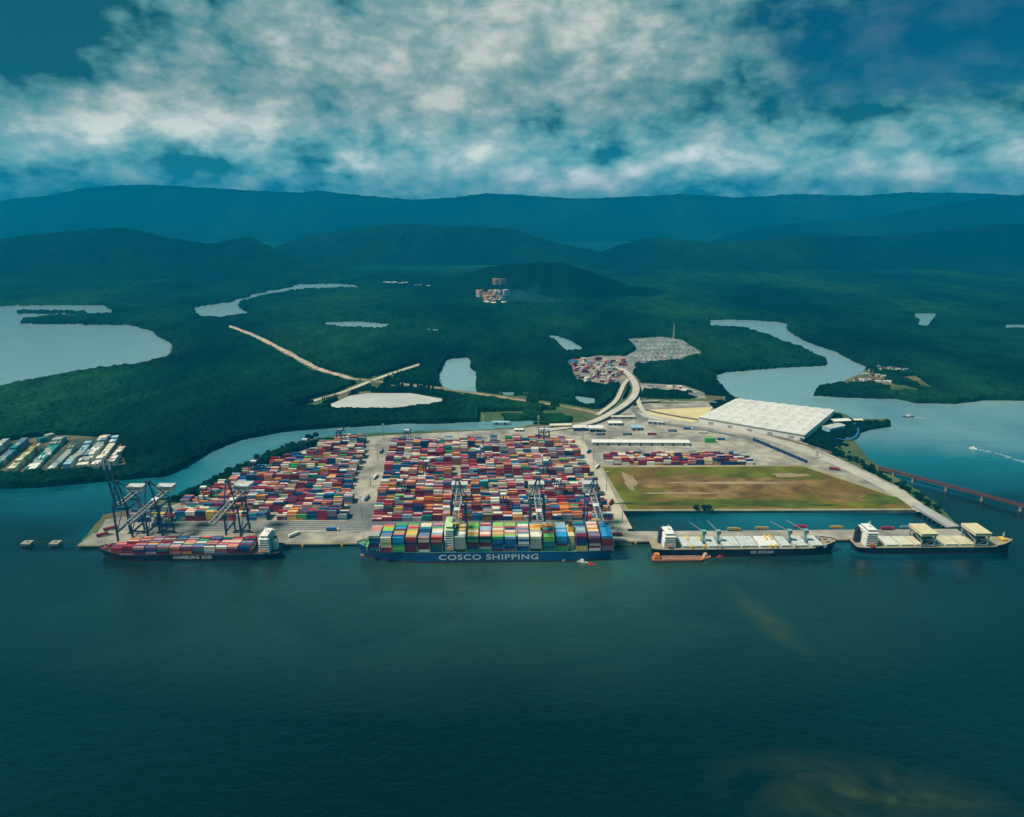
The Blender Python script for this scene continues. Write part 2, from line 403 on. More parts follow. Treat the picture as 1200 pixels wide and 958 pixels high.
hill('hill', 'rounded dome hill with a pale quarry on its flank', 3250, [(470, 349), (510, 334), (545, 320), (575, 313), (600, 309), (630, 307), (660, 309), (690, 317), (715, 326), (745, 335), (800, 347), (830, 356)], 330, 3, HILLM, rough=.12)
hill('hill', 'long flat topped wooded ridge at the right', 4900, [(660, 316), (700, 300), (725, 288), (760, 280), (800, 281), (840, 285), (880, 280), (930, 276), (990, 278), (1060, 277), (1120, 268), (1180, 262), (1260, 258), (1400, 262), (1600, 300)], 650, 4, HILLM)
hill('hill', 'higher dark blue ridge rising toward the right edge', 6700, [(760, 300), (830, 284), (880, 268), (950, 258), (1010, 256), (1060, 246), (1110, 236), (1170, 229), (1240, 224), (1400, 230), (1700, 260)], 600, 5, HILLM, rough=.12)
hill('mountain_range', 'far blue mountain range running along the cloud base', 9000, [(-700, 250), (-300, 232), (-100, 244), (0, 237), (60, 230), (110, 222), (170, 216), (230, 218), (300, 223), (350, 225), (380, 223), (430, 229), (490, 234), (530, 232), (570, 226), (620, 229), (680, 233), (740, 230),
   (800, 227), (860, 231), (930, 227), (1000, 229), (1060, 225), (1120, 226), (1180, 229), (1300, 236), (1500, 240), (1900, 246)], 1100, 6, HILLM, nx=700, rough=.07)

# water ----------------------------------------------------------------
wm = bpy.data.materials.new('water_surface'); wm.use_nodes = True; nt = wm.node_tree; N = nt.nodes; L = nt.links
b = N['Principled BSDF']; b.inputs['IOR'].default_value = 1.4; b.inputs['Specular IOR Level'].default_value = .8
tc = N.new('ShaderNodeTexCoord')
def noise(scale, detail=3, st=(1, 1, 1), dist=0):
    mp = N.new('ShaderNodeMapping'); mp.inputs['Scale'].default_value = st; L.new(tc.outputs['Object'], mp.inputs[0])
    n = N.new('ShaderNodeTexNoise'); n.inputs['Scale'].default_value = scale; n.inputs['Detail'].default_value = detail; n.inputs['Distortion'].default_value = dist
    L.new(mp.outputs[0], n.inputs['Vector']); return n.outputs[0]
def mrange(src, a, b_, c, d):
    m = N.new('ShaderNodeMapRange'); m.inputs[1].default_value = a; m.inputs[2].default_value = b_; m.inputs[3].default_value = c; m.inputs[4].default_value = d
    L.new(src, m.inputs[0]); return m.outputs[0]
def math2(op, a, b_):
    m = N.new('ShaderNodeMath'); m.operation = op
    for i, q in enumerate((a, b_)):
        if q is None: continue
        if isinstance(q, (int, float)): m.inputs[i].default_value = q
        else: L.new(q, m.inputs[i])
    return m.outputs[0]
def ell(cx, cy, rx, ry, ang):
    """0..1 falloff of an ellipse in ground metres"""
    mp = N.new('ShaderNodeMapping'); mp.vector_type = 'TEXTURE'; mp.inputs['Location'].default_value = (cx, cy, 0); mp.inputs['Rotation'].default_value = (0, 0, ang); mp.inputs['Scale'].default_value = (rx, ry, 1e6)
    L.new(tc.outputs['Object'], mp.inputs[0])
    ln = N.new('ShaderNodeVectorMath'); ln.operation = 'LENGTH'; L.new(mp.outputs[0], ln.inputs[0])
    return mrange(ln.outputs['Value'], 0, 1, 1, 0)
silt = None
pA = G(870, 700); pB = G(925, 748)
cA = (pA+pB)/2
plumes = [ell(cA.x, cA.y, 75, 22, math.atan2(pB.y-pA.y, pB.x-pA.x)), ell(*G(1010, 935).xy, 115, 45, R(-8)), ell(*G(640, 880).xy, 190, 70, R(10))]
amps = [.45, .5, .0]
for p, a in zip(plumes, amps):
    q = math2('MULTIPLY', p, a); silt = q if silt is None else math2('ADD', silt, q)
sn = noise(.02, 5, (1, 1.3, 1), 1.0)
silt = math2('MULTIPLY', silt, mrange(sn, .35, .7, 0, 1.5))
cm = N.new('ShaderNodeMix'); cm.data_type = 'RGBA'; L.new(mrange(noise(.0022, 3), .35, .65, 0, 1), cm.inputs[0])
cm.inputs[6].default_value = (.0002, .0042, .003, 1); cm.inputs[7].default_value = (.0006, .009, .0055, 1)
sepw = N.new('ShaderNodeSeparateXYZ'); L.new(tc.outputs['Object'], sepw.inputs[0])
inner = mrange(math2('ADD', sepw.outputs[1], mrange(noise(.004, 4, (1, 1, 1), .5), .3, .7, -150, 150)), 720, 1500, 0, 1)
cr1 = N.new('ShaderNodeValToRGB'); L.new(inner, cr1.inputs[0]); e = cr1.color_ramp.elements; e[0].color = (.001, .035, .055, 1); e[0].position = .1; e[1].color = (.21, .36, .38, 1); e[1].position = .9  # paler inland: bright sky reflection on lakes and river put into the colour
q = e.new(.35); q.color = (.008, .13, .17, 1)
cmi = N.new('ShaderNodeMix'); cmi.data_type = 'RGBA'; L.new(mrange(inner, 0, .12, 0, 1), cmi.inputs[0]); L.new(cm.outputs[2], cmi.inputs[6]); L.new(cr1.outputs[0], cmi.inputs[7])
sheen_tint = math2('MULTIPLY', math2('ADD', ell(*G(560, 690).xy, 620, 200, 0), ell(*G(650, 660).xy, 260, 120, 0)), mrange(noise(.008, 5, (1, 1.5, 1), .8), .2, .75, .35, .9))  # sky sheen on the water off the quay, put into the base colour
cmt = N.new('ShaderNodeMix'); cmt.data_type = 'RGBA'; L.new(sheen_tint, cmt.inputs[0]); L.new(cmi.outputs[2], cmt.inputs[6]); cmt.inputs[7].default_value = (.024, .07, .054, 1)
cm2 = N.new('ShaderNodeMix'); cm2.data_type = 'RGBA'; L.new(silt, cm2.inputs[0]); L.new(cmt.outputs[2], cm2.inputs[6]); cm2.inputs[7].default_value = (.05, .062, .024, 1)
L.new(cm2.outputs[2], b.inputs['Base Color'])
L.new(mrange(noise(.006, 4, (1, 2.2, 1), .6), .35, .7, .06, .16), b.inputs['Roughness'])
h = math2('ADD', math2('MULTIPLY', noise(.07, 3, (1, 1.6, 1), .4), .9), math2('MULTIPLY', noise(.3, 5, (1, 1.4, 1)), .45))
bp = N.new('ShaderNodeBump'); bp.inputs['Strength'].default_value = .8; bp.inputs['Distance'].default_value = 1.0
L.new(h, bp.inputs['Height']); L.new(bp.outputs[0], b.inputs['Normal'])
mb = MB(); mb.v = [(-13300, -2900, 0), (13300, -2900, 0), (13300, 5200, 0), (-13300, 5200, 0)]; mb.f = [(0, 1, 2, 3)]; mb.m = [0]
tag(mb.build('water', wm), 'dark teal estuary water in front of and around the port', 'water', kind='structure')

# ------------------------------------------------------------------ ground sheets
def pxpoly(pts, z): return [tuple(G(a, b, z).to_2d()) for a, b in pts]
def sheet(name, label, pts, z, m, th=.3, kind='structure', cat=None, world=None):
    mb = MB(); mb.prism(world or pxpoly(pts, z), z-th, z)
    return tag(mb.build(name, m), label, cat or name.split('_')[-1], kind=kind)
def ribbon(name, label, pts, w, z, m, th=.3, zfun=None, kind='structure', world=False, parent=None):
    P = [Vector((a, b)) for a, b in (pts if world else pxpoly(pts, z))]
    # smooth
    for _ in range(2):
        q = [P[0]]
        for a, b_ in zip(P[:-1], P[1:]): q += [a*.75+b_*.25, a*.25+b_*.75]
        P = q+[P[-1]]
    mb = MB(); n = len(P); Lp = []; Rp = []; cum = 0
    for i, p in enumerate(P):
        d = (P[min(i+1, n-1)]-P[max(i-1, 0)]).normalized(); nrm = Vector((-d.y, d.x))
        if i: cum += (P[i]-P[i-1]).length
        zz = zfun(cum) if zfun else z
        ww = w(cum) if callable(w) else w
        Lp.append((p+nrm*ww/2).to_3d()+Vector((0, 0, zz))); Rp.append((p-nrm*ww/2).to_3d()+Vector((0, 0, zz)))
    dz = Vector((0, 0, th))
    for i in range(n-1):
        mb.quadbox([Rp[i]-dz, Rp[i+1]-dz, Lp[i+1]-dz, Lp[i]-dz], [Rp[i], Rp[i+1], Lp[i+1], Lp[i]])
    o = mb.build(name, m, parent)
    if not parent: tag(o, label, name.split('_')[-1], kind=kind)
    return o, P

# terminal platform
qf = lambda s: tuple(Q(s, 0).to_2d())
sL = S(90); sR = toQ(G(1118, 618, DZ))[0]
tp = [G(a, b, DZ).to_2d() for a, b in TERM]
tp = [tuple(p) for p in tp[2:-1]]
back_t = toQ(G(738, 618, DZ))[1]
wharf_back = 32.0
tp = [tuple(Q(sL+6, wharf_back).to_2d())]+tp+[tuple(Q(S(741, 636)+2, wharf_back).to_2d())]
mb = MB(); mb.prism(tp, .2, DZ)
tag(mb.build('terminal_pavement', CONC), 'pale concrete pavement of the container yard', 'pavement', kind='structure')
# wharf deck on piles (left part in front of the yard) and the long finger pier
wh = thing('wharf', 'concrete wharf on piles under the quay cranes and berthed ships', 'wharf', Q(0, 0), TH)
mb = MB(); mb.box(sL, S(741, 636), 0, wharf_back, DZ-1.6, DZ+.02)
mb.box(S(741, 636), sR, 0, 26, DZ-1.6, DZ+.01); mb.build('deck', CONC, wh)
mb = MB()
s = sL+3
while s < sR:
    for t in (2, 12, 22):
        mb.tube((s, t, -3), (s, t, DZ-1.6), .55, n=6)
    s += 8
mb.build('pile_row', PILE, wh)['kind'] = 'stuff'
mb = MB(); mb.box(sL, sR, .25, .6, DZ+.02, DZ+.35); mb.build('kerb', YELLOW, wh)
mb = MB()
for t in (3.2, 33.2 if False else 30.2): mb.box(sL+4, S(741, 636), t-.12, t+.12, DZ+.02, DZ+.12)
mb.build('crane_rail', DARK, wh)
fm = None
for i in range(46):
    mb = MB(); s = sL+8+i*(sR-sL-16)/45
    mb.box(s-1.2, s+1.2, -1.0, 0, .4, 3.2); mb.build('fender', YELLOW if i % 3 else TYRE, wh)
# apron lanes and asphalt
def qsheet(name, label, s0, s1, t0, t1, z, m):
    mb = MB(); mb.prism([tuple(Q(s0, t0).to_2d()), tuple(Q(s1, t0).to_2d()), tuple(Q(s1, t1).to_2d()), tuple(Q(s0, t1).to_2d())], z-.03, z)
    return tag(mb.build(name, m), label, 'road', kind='structure')
qsheet('apron_road', 'grey asphalt lane along the apron behind the quay cranes', S(150), S(716, 620), 36, 62, DZ+.06, ASPH)
mb = MB()
for t in (40, 46, 52, 58):
    p = [Q(S(215), t-.15, DZ+.08), Q(S(420), t-.15, DZ+.08), Q(S(420), t+.15, DZ+.08), Q(S(215), t+.15, DZ+.08)]
    k = len(mb.v); mb.v += [tuple(q) for q in p]; mb.f.append((k, k+1, k+2, k+3)); mb.m.append(0)
tag(mb.build('lane_markings', WHITE), 'white lane lines painted on the apron asphalt', 'markings', kind='structure')
sheet('asphalt_patch', 'dark grey asphalt patch at the foot of the central aisle', [(404, 613), (408, 590), (441, 590), (434, 613)], DZ+.07, ASPH, .04)
sheet('grass_field_edge', 'sandy strip around the vacant field', [(703, 546), (945, 545), (1062, 585), (1085, 598), (730, 599)], DZ+.10, mat('field_edge', (.3, .27, .17), .95, 0, .25, .05), .05)
FIELD = mat('vacant_field', (.105, .11, .006), .95, 0, .4, .03, col2=(.14, .085, .015), mixscale=.012, lo=.44, hi=.54)
sheet('field', 'vacant field of olive grass and brown bare earth', [(706, 548), (940, 546.5), (1058, 586), (1074, 596), (736, 597)], DZ+.16, FIELD, .05)
EARTH = mat('bare_earth', (.135, .08, .02), .95, 0, .4, .05, col2=(.21, .135, .045), mixscale=.03)
def blobsheet(name, label, cpx, cpy, rx, ry, z, m, seed, n=40):
    c = G(cpx, cpy, z); rr = random.Random(seed); ph = [rr.random()*6.28 for _ in range(5)]
    pts = []
    for i in range(n):
        a = 2*math.pi*i/n; k = 1+.16*math.sin(3*a+ph[0])+.1*math.sin(5*a+ph[1])+.07*math.sin(9*a+ph[2])+.05*math.sin(14*a+ph[3])
        pts.append((c.x+math.cos(a)*rx*k, c.y+math.sin(a)*ry*k))
    mb = MB(); mb.prism(pts, z-.04, z); return tag(mb.build(name, m), label, 'earth', kind='structure')
blobsheet('bare_earth', 'long brown bare patch in the middle of the field', 850, 570, 130, 42, DZ+.2, EARTH, 1)
blobsheet('bare_earth', 'brown bare patch in the east of the field', 990, 582, 38, 16, DZ+.205, EARTH, 2)
SANDM = mat('pale_sand', (.29, .22, .13), .95, 0, .2, .05)
blobsheet('sand_patch', 'pale sandy scar at the west end of the bare earth', 738, 564, 9, 30, DZ+.24, SANDM, 3)
blobsheet('sand_patch', 'pale sandy scar in the north of the field', 925, 557, 26, 8, DZ+.245, SANDM, 4)
blobsheet('sand_patch', 'pale sandy track across the bare earth', 860, 566, 85, 4.5, DZ+.243, SANDM, 6)
blobsheet('sand_patch', 'thin pale track in the south of the bare earth', 800, 578, 60, 3, DZ+.244, SANDM, 7)
GRS = mat('bright_grass', (.075, .1, .005), .95, 0, .35, .05, col2=(.045, .065, .006), mixscale=.03)
blobsheet('grass_band', 'bright olive grass band along the south of the field', 860, 590, 135, 12, DZ+.21, GRS, 5)
blobsheet('grass_band', 'green grass in the eastern corner of the field', 1035, 586, 28, 16, DZ+.215, GRS, 8)
sheet('sand_lot', 'yellow sand lot beside the white warehouse', SAND, DZ+.08, mat('yellow_sand', (.62, .52, .27), .95, 0, .12, .03), .05)
sheet('mud_flat', 'pale grey mud flat beside the causeway', MUD, 1.75, mat('grey_mud', (.46, .47, .44), .5, 0, .12, .01), .4)
LOTM = mat('depot_ground', (.2, .2, .175), .9, 0, .3, .03, col2=(.33, .29, .22), mixscale=.02)
sheet('depot_ground', 'dark grey yard ground of the riverside depot at the left', DEPOT_L, 1.8, mat('dark_depot_ground', (.035, .055, .05), .9, 0, .3, .03, col2=(.14, .12, .07), mixscale=.02), .5)
sheet('depot_ground', 'pale ground of the container depot beyond the flyover', DEPOT_C, 1.8, LOTM, .5)
sheet('depot_ground', 'grey paved truck lot in the forest', LOT, 1.82, mat('lot_ground', (.16, .185, .18), .9, 0, .3, .03, col2=(.24, .25, .22), mixscale=.02), .5)
sheet('depot_ground', 'narrow sandy yard strip east of the flyover', STRIP, 1.8, LOTM, .5)
DIRT = mat('dirt_track', (.36, .25, .17), .95, 0, .3, .03, col2=(.12, .15, .07), mixscale=.02, lo=.4, hi=.7)
DIRTP = mat('pale_dirt', (.5, .45, .34), .95, 0, .25, .03)
ribbon('dirt_corridor', 'straight pale clearing cut through the mangrove', CORR, lambda c: 12+7*math.sin(c*.03)**2, 1.9, mat('spoil_heaps', (.36, .36, .3), .95, 0, .45, .05, col2=(.5, .34, .24), mixscale=.006), .5)
ribbon('causeway_road', 'beige causeway road cutting through the mangrove', CAUSE, 12, 2.0, DIRTP, .6)
ribbon('railway_track', 'brown railway embankment running to the flyover', RAIL, 12, 2.3, DIRT, .9)
ribbon('access_road', 'broad pale access road along the river bank to the pier', [(742, 484), (790, 494), (850, 502), (905, 514), (955, 532), (1005, 553), (1062, 583), (1084, 600)], 21, DZ+.3, ROAD, .25)
ribbon('railway_track', 'dark railway bed beside the access road', [(745, 478), (790, 488), (860, 498), (930, 517), (975, 531)], 9, DZ+.42, mat('ballast', (.14, .12, .1), .95, 0, .3, .1), .3)
ribbon('service_road', 'grey road curving from the flyover to the container sheds', [(738, 470), (741, 480), (750, 489), (765, 495), (800, 500), (860, 510), (900, 520)], 10, DZ+.5, ASPH, .3)
ribbon('service_road', 'pale road across the northern scrub', [(735, 473), (760, 469), (800, 471), (840, 472)], 12, DZ+.1, LOTM, 2.5)
ribbon('yard_road', 'pale sandy road between the yard and the field', [(676, 516), (700, 560), (731, 620)], 22, DZ+.12, mat('sandy_road', (.5, .44, .34), .9, 0, .12, .03, col2=(.42, .37, .28), mixscale=.02), .1)

# trestle from the bank to the pier
tr = thing('trestle', 'grey concrete trestle carrying the road from bank to pier', 'trestle')
a = G(1080, 596, 5.2); b_ = G(1117, 618, 4.6)
mb = MB(); d = (b_-a); dn = d.normalized(); sn_ = Vector((-dn.y, dn.x, 0))
mb.bar(a-dn*8, b_, 17, 1.4); mb.build('deck', mat('trestle_deck', (.36, .37, .36), .85, 0, .1, .05), tr)
mb = MB(); mb.bar(a-dn*8+sn_*8.2+Vector((0, 0, 1.3)), b_+sn_*8.2+Vector((0, 0, 1.3)), .4, 1.1); mb.bar(a-dn*8-sn_*8.2+Vector((0, 0, 1.3)), b_-sn_*8.2+Vector((0, 0, 1.3)), .4, 1.1); mb.build('parapet', CONC, tr)
for i in range(7):
    p = a+d*(i+.5)/7; mb = MB(); mb.bar(p-sn_*7.5+Vector((0, 0, -1.4)), p+sn_*7.5+Vector((0, 0, -1.4)), 1.4)
    for k in (-6, 0, 6): mb.tube((p.x+sn_.x*k, p.y+sn_.y*k, -3), (p.x+sn_.x*k, p.y+sn_.y*k, p.z-1), .7, n=8)
    mb.build('pier', PILE, tr)

# flyover
fly = thing('flyover', 'curving elevated beige road flyover north of the yard', 'flyover')
HF = 9.5
zf = lambda c: 4.6+(HF-4.6)*min(1, c/170.0) if c < 520 else max(2.2, HF-(c-520)*.035)
o, P = ribbon('deck', None, FLY, 16, 7.0, mat('flyover_road', (.5, .46, .38), .85, 0, .1, .04), 1.3, zf, parent=fly)
cum = 0; last = -99; mbp = MB()
for i in range(1, len(P)-1):
    cum += (P[i]-P[i-1]).length
    if cum-last > 26 and cum > 60:
        last = cum; zt = zf(cum)-1.3; mb = MB(); d = (P[i+1]-P[i-1]).normalized(); n_ = Vector((-d.y, d.x))
        mb.tube((P[i].x, P[i].y, .5), (P[i].x, P[i].y, zt-.7), 1.1); mb.bar((*(P[i]-n_*5), zt-.5), (*(P[i]+n_*5), zt-.5), 1.6, 1.0)
        mb.build('pillar', PILE, fly)
mb = MB()
for i in range(1, len(P)):
    c0 = sum((P[j]-P[j-1]).length for j in range(1, i)); c1 = c0+(P[i]-P[i-1]).length
    d = (P[i]-P[i-1]).normalized(); n_ = Vector((-d.y, d.x))
    for sg in (-1, 1):
        mb.bar((*(P[i-1]+n_*7.8*sg), zf(c0)+.45), (*(P[i]+n_*7.8*sg), zf(c1)+.45), .35, .9)
mb.build('parapet', CONC, fly)

rmp = thing('slip_ramp', 'narrow curving slip ramp inside the loop of the flyover', 'ramp')
o2, _ = ribbon('deck', None, [(737, 444), (731, 450), (727, 460), (722, 470), (712, 478), (700, 486)], 9, 4.0, mat('flyover_road', (.5, .46, .38)), 1.6, parent=rmp)
rm2 = thing('slip_ramp', 'slip ramp dropping east from the flyover toward the sand lot', 'ramp')
o3, _ = ribbon('deck', None, [(746, 462), (748, 470), (752, 480), (762, 489), (785, 494)], 9, 5.2, mat('flyover_road', (.5, .46, .38)), 1.2, parent=rm2)
# red railway bridge over the river
rb = thing('railway_bridge', 'long rusty red girder railway bridge crossing the river', 'bridge')
A = G(1030, 548, 7.5); B = G(1330, 628, 7.5); d = (B-A); Ld = d.length; dn = d.normalized(); sn_ = Vector((-dn.y, dn.x, 0))
mb = MB(); mb.bar(A, B, 6, 1.4); mb.build('deck', mat('bridge_rust', (.11, .042, .028), .8, 0, .25, .1), rb)
mb = MB(); npan = int(Ld/6)
for sg in (-1, 1):
    o_ = sn_*2.6*sg
    mb.bar(A+o_+Vector((0, 0, 2.2)), B+o_+Vector((0, 0, 2.2)), .35, .45)
    mb.bar(A+o_-Vector((0, 0, .6)), B+o_-Vector((0, 0, .6)), .4, 1.6)
    for i in range(npan):
        p = A+d*(i/npan)+o_; q = A+d*((i+1)/npan)+o_
        if i % 2: p, q = q, p
        mb.bar(p, Vector((q.x, q.y, q.z+2.2)), .25)
mb.build('truss', RUST, rb)
for px_ in (1028, 1048, 1071, 1110, 1152, 1197, 1243, 1290):
    t = ((G(px_, 560, 7.5)-A).dot(dn))
    # parameter along the bridge whose pixel x matches
    lo, hi = 0.0, 1.0
    for _ in range(30):
        m_ = (lo+hi)/2; p = A+d*m_; zc = p.y*CP+(CH-p.z)*SP; x_ = 600+FPX*p.x/zc
        if x_ < px_: lo = m_
        else: hi = m_
    p = A+d*lo; mb = MB()
    mb.box(-2, 2, -4.2, 4.2, -3, 1.6, taper=.1, rot=0); mb.box(-1.3, 1.3, -3.2, 3.2, 1.6, 6.0)
    mb.build('pier', PILE, rb, (p.x, p.y, 0), math.atan2(dn.y, dn.x))

# mooring dolphins
for i, (px_, lab) in enumerate([(32, 'outermost concrete mooring dolphin at the end of the catwalk'), (65, 'concrete mooring dolphin between the wharf and the outer one')]):
    p = G(px_, 636, 4); t_ = thing('mooring_dolphin', lab, 'dolphin', (p.x, p.y, 0), TH, 'mooring dolphins west of the wharf')
    mb = MB(); mb.box(-5.5, 5.5, -4.5, 4.5, 2.6, 4.6); mb.box(-1.2, 1.2, -1, 1, 4.6, 6); mb.build('cap', CONC, t_)
    for a_ in (-3.8, 0, 3.8):
        for c_ in (-3, 3): mb = MB(); mb.tube((a_*1.15, c_*1.15, -3), (a_, c_, 2.6), .6); mb.build('pile', PILE, t_)
a = G(32, 636, 4); e = Q(sL, 10, 4); mb = MB()
cw = thing('catwalk', 'thin steel catwalk linking the dolphins to the wharf', 'catwalk')
m1 = Vector((G(65, 636, 4).x, G(65, 636, 4).y, 4.7))
for p, q in ((Vector((a.x+5.5, a.y, 4.2)), Vector((m1.x-5.5, m1.y, 4.2))), (Vector((m1.x+5.5, m1.y, 4.2)), Vector((e.x, e.y, 4.2)))):
    mb.bar(p, q, 1.4, .5)
    for s_ in (-.7, .7): mb.bar(p+Vector((0, s_, 1.2)), q+Vector((0, s_, 1.2)), .15)
mb.build('walkway', DARK, cw)

# ------------------------------------------------------------------ containers
BOXES = []   # (x,y,z,rot,len,colour)
CL, CW, CHT = 12.19, 2.44, 2.62
def cidx(n): return PN.index(n)
CMESH = {}
def container_mesh(col):
    if col in CMESH: return CMESH[col]
    mb = MB(); L_, W_, H_ = CL/2, CW/2, CHT-.06
    # corner posts, rails, recessed panels, end doors with bars
    for sx in (-1, 1):
        for sy in (-1, 1):
            x = sx*(L_-.12); y = sy*(W_-.12); mb.box(x-.12, x+.12, y-.12, y+.12, 0, H_)
    for sy in (-1, 1):
        y = sy*(W_-.09); mb.box(-L_+.24, L_-.24, y-.09, y+.09, 0, .2); mb.box(-L_+.24, L_-.24, y-.09, y+.09, H_-.16, H_)
        n = 14
        for i in range(n):   # corrugated side
            x0 = -L_+.24+(2*L_-.48)*i/n; x1 = x0+(2*L_-.48)/n
            yy = sy*(W_-(.05 if i % 2 else .14)); mb.box(x0, x1, yy-.03, yy+.03, .2, H_-.16)
    for sx in (-1, 1):
        x = sx*(L_-.08); mb.box(x-.05, x+.05, -W_+.24, W_-.24, 0, H_)
        for yy in (-.7, -.25, .25, .7): mb.box(x+sx*.05-.03, x+sx*.05+.03, yy-.03, yy+.03, .1, H_-.1, 1)
    mb.box(-L_+.13, L_-.13, -W_+.18, W_-.18, H_-.12, H_-.04); mb.box(-L_+.13, L_-.13, -W_+.18, W_-.18, .05, .12)
    me = bpy.data.meshes.new('shipping_container'); me.from_pydata(mb.v, [], mb.f); me.materials.append(PM[cidx(col)]); me.materials.append(STEELGREY)
    me.polygons.foreach_set('material_index', mb.m); me.update(); CMESH[col] = me
    return me
NIND = 0
def container(p, rz, col, label, group):
    global NIND
    o = bpy.data.objects.new('shipping_container', container_mesh(col)); COL.objects.link(o)
    o.location = p; o.rotation_euler[2] = rz; NIND += 1
    return tag(o, label, 'container', group)
YP = (['crimson']*17+['maroon']*14+['red']*9+['salmon']*11+['pink']*8+['orange']*9+['navy']*13+['blue']*6+['slate']*6+['teal']*5+['pale blue']*3+['cream']*9+['white']*7+
      ['grey']*5+['green']*3+['dark green']*3+['brown']*3+['gold']*2+['purple']*5)
def yard_block(xl, xr, y, z, rot, lanes=6, hmax=5, fill=.97, hmin=2, mean=3.4, palette=YP):
    """one block of stacks: lanes deep (away from the camera), slots along x"""
    n = int((xr-xl)/12.9); c0 = random.choice(palette); hs = mean
    for i in range(n):
        if random.random() > fill: continue
        cx = xl+6.45+i*12.9
        hs = max(hmin, min(hmax, hs+random.choice((-1, 0, 0, 1)))) if random.random() < .7 else random.uniform(hmin, hmax)
        for k in range(lanes):
            h = int(round(max(1, min(hmax, hs+random.choice((-1, 0, 0, 0, 1))))))
            for t in range(h):
                if random.random() > .6: c0 = random.choice(palette)
                if k not in (0, lanes-1) and t < h-2: continue
                yy = y+k*2.75
                if random.random() < .12:
                    BOXES.append((cx-3.1, yy+(cx-xl)*math.tan(rot), z+t*CHT, rot, 6.06, cidx(c0))); BOXES.append((cx+3.1, yy+(cx-xl)*math.tan(rot), z+t*CHT, rot, 6.06, cidx(random.choice(palette))))
                else:
                    BOXES.append((cx, yy+(cx-xl)*math.tan(rot), z+t*CHT, rot, CL, cidx(c0)))
def lineX(pa, pb, z, Y_):
    a = G(*pa, z); b = G(*pb, z); t = (Y_-a.y)/(b.y-a.y); return a.x+(b.x-a.x)*t
# central yard
yf = G(578, 611, DZ).y; yb = G(578, 512, DZ).y
rows = []
y = yf; 
while y < yb-34:
    xl = lineX((436, 612), (461, 511), DZ, y+8); xr = lineX((721, 612), (671, 511), DZ, y+8)
    yard_block(xl, xr, y, DZ+.02, TH); rows.append((y, xl, xr)); y += 24.6
CROWS = rows
# left yard
lrows = []; y = yf+1
while y < yb-30:
    xr = lineX((409, 612), (438, 511), DZ, y+8)
    # left limit follows the bank
    pts = [(160, 600), (222, 583), (292, 550), (335, 532), (392, 516), (420, 510)]
    W_ = [G(a, b, DZ) for a, b in pts]; xl = None
    if y < W_[0].y: xl = G(205, 612, DZ).x
    else:
        xl = float(np.interp(y+16, [w.y for w in W_], [w.x for w in W_]))+8
    if y < G(200, 596, DZ).y+3: xl = max(xl, G(205, 606, DZ).x)
    if xr-xl > 26:
        yard_block(xl, xr, y, DZ+.02, TH, mean=3.2); lrows.append((y, xl, xr))
    y += 24.6
# north-west corner of the terminal beneath the western cranes
for (a, b_, n, h) in ((150, 612, 2, 2), (152, 606, 3, 3), (178, 618, 2, 4), (180, 612, 2, 4), (182, 606, 2, 3), (165, 600, 3, 3)):
    p = G(a, b_, DZ)
    yard_block(p.x, p.x+13*n+1, p.y, DZ+.02, TH, lanes=3, hmax=h, mean=h-1, palette=['navy']*5+['slate']*3+['orange', 'gold', 'white', 'grey', 'crimson', 'teal'])
# small block beside the field
yq = G(800, 545, DZ).y
for j, (pxl, pxr) in enumerate(((709, 889), (707, 887), (706, 872))):
    y = yq+j*17+(3 if j else 0)
    xl = lineX((pxl, 545), (pxl-1, 520), DZ, y); xr = lineX((pxr, 545), (pxr-1, 520), DZ, y)
    yard_block(xl, xr, y, DZ+.02, 0, lanes=4, hmax=4 if j < 2 else 2, mean=3.6 if j == 0 else 2.4, hmin=3 if j == 0 else 1, palette=['crimson']*5+['maroon']*5+['orange']*3+['navy']*4+['white']*5+['salmon']*3+['green']*2+['gold'])
# green boxes by the road
for i in range(3):
    for k in range(2):
        for t in range(3): BOXES.append((G(828, 519, DZ).x+i*6.2, G(828, 519, DZ).y+k*2.6, DZ+t*CHT, 0, 6.06, cidx('green')))
# depot beyond the flyover
def scatter_poly(poly, n, z, cols, hmax=3, seed=1, rots=(0, .5, 1.2), ln=CL):
    rr = random.Random(seed); xs = [p[0] for p in poly]; ys = [p[1] for p in poly]; k = 0; tries = 0
    while k < n and tries < n*30:
        tries += 1
        a = rr.uniform(min(xs)+3, max(xs)-3); b = rr.uniform(min(ys)+1.5, max(ys)-1.5)
        if not inpoly(np.array([a]), np.array([b]), poly)[0]: continue
        p = G(a, b, z); r = rr.choice(rots); c = rr.choice(cols); h = rr.randint(1, hmax); m_ = rr.randint(1, 3)
        for j in range(m_):
            for t in range(h):
                cc = c if rr.random() < .6 else rr.choice(cols)
                BOXES.append((p.x-math.sin(r)*2.6*j, p.y+math.cos(r)*2.6*j, z+t*CHT, r, ln, cidx(cc)))
        k += 1
scatter_poly([(665, 425), (700, 419), (733, 422), (736, 432), (722, 449), (700, 452), (678, 447)], 95, 1.82, ['crimson', 'red', 'salmon', 'cream', 'white', 'navy', 'purple', 'maroon', 'pale blue', 'pink', 'white'], 4, 3, (.15, .9, .15))
scatter_poly([(666, 425), (676, 423), (678, 427), (668, 428)], 5, 1.82, ['sky blue'], 4, 4, (.1,))
scatter_poly([(748, 451), (800, 454), (820, 462), (790, 459)], 14, 1.82, ['slate', 'cream', 'white', 'navy', 'red', 'grey'], 2, 5, (-.25,))
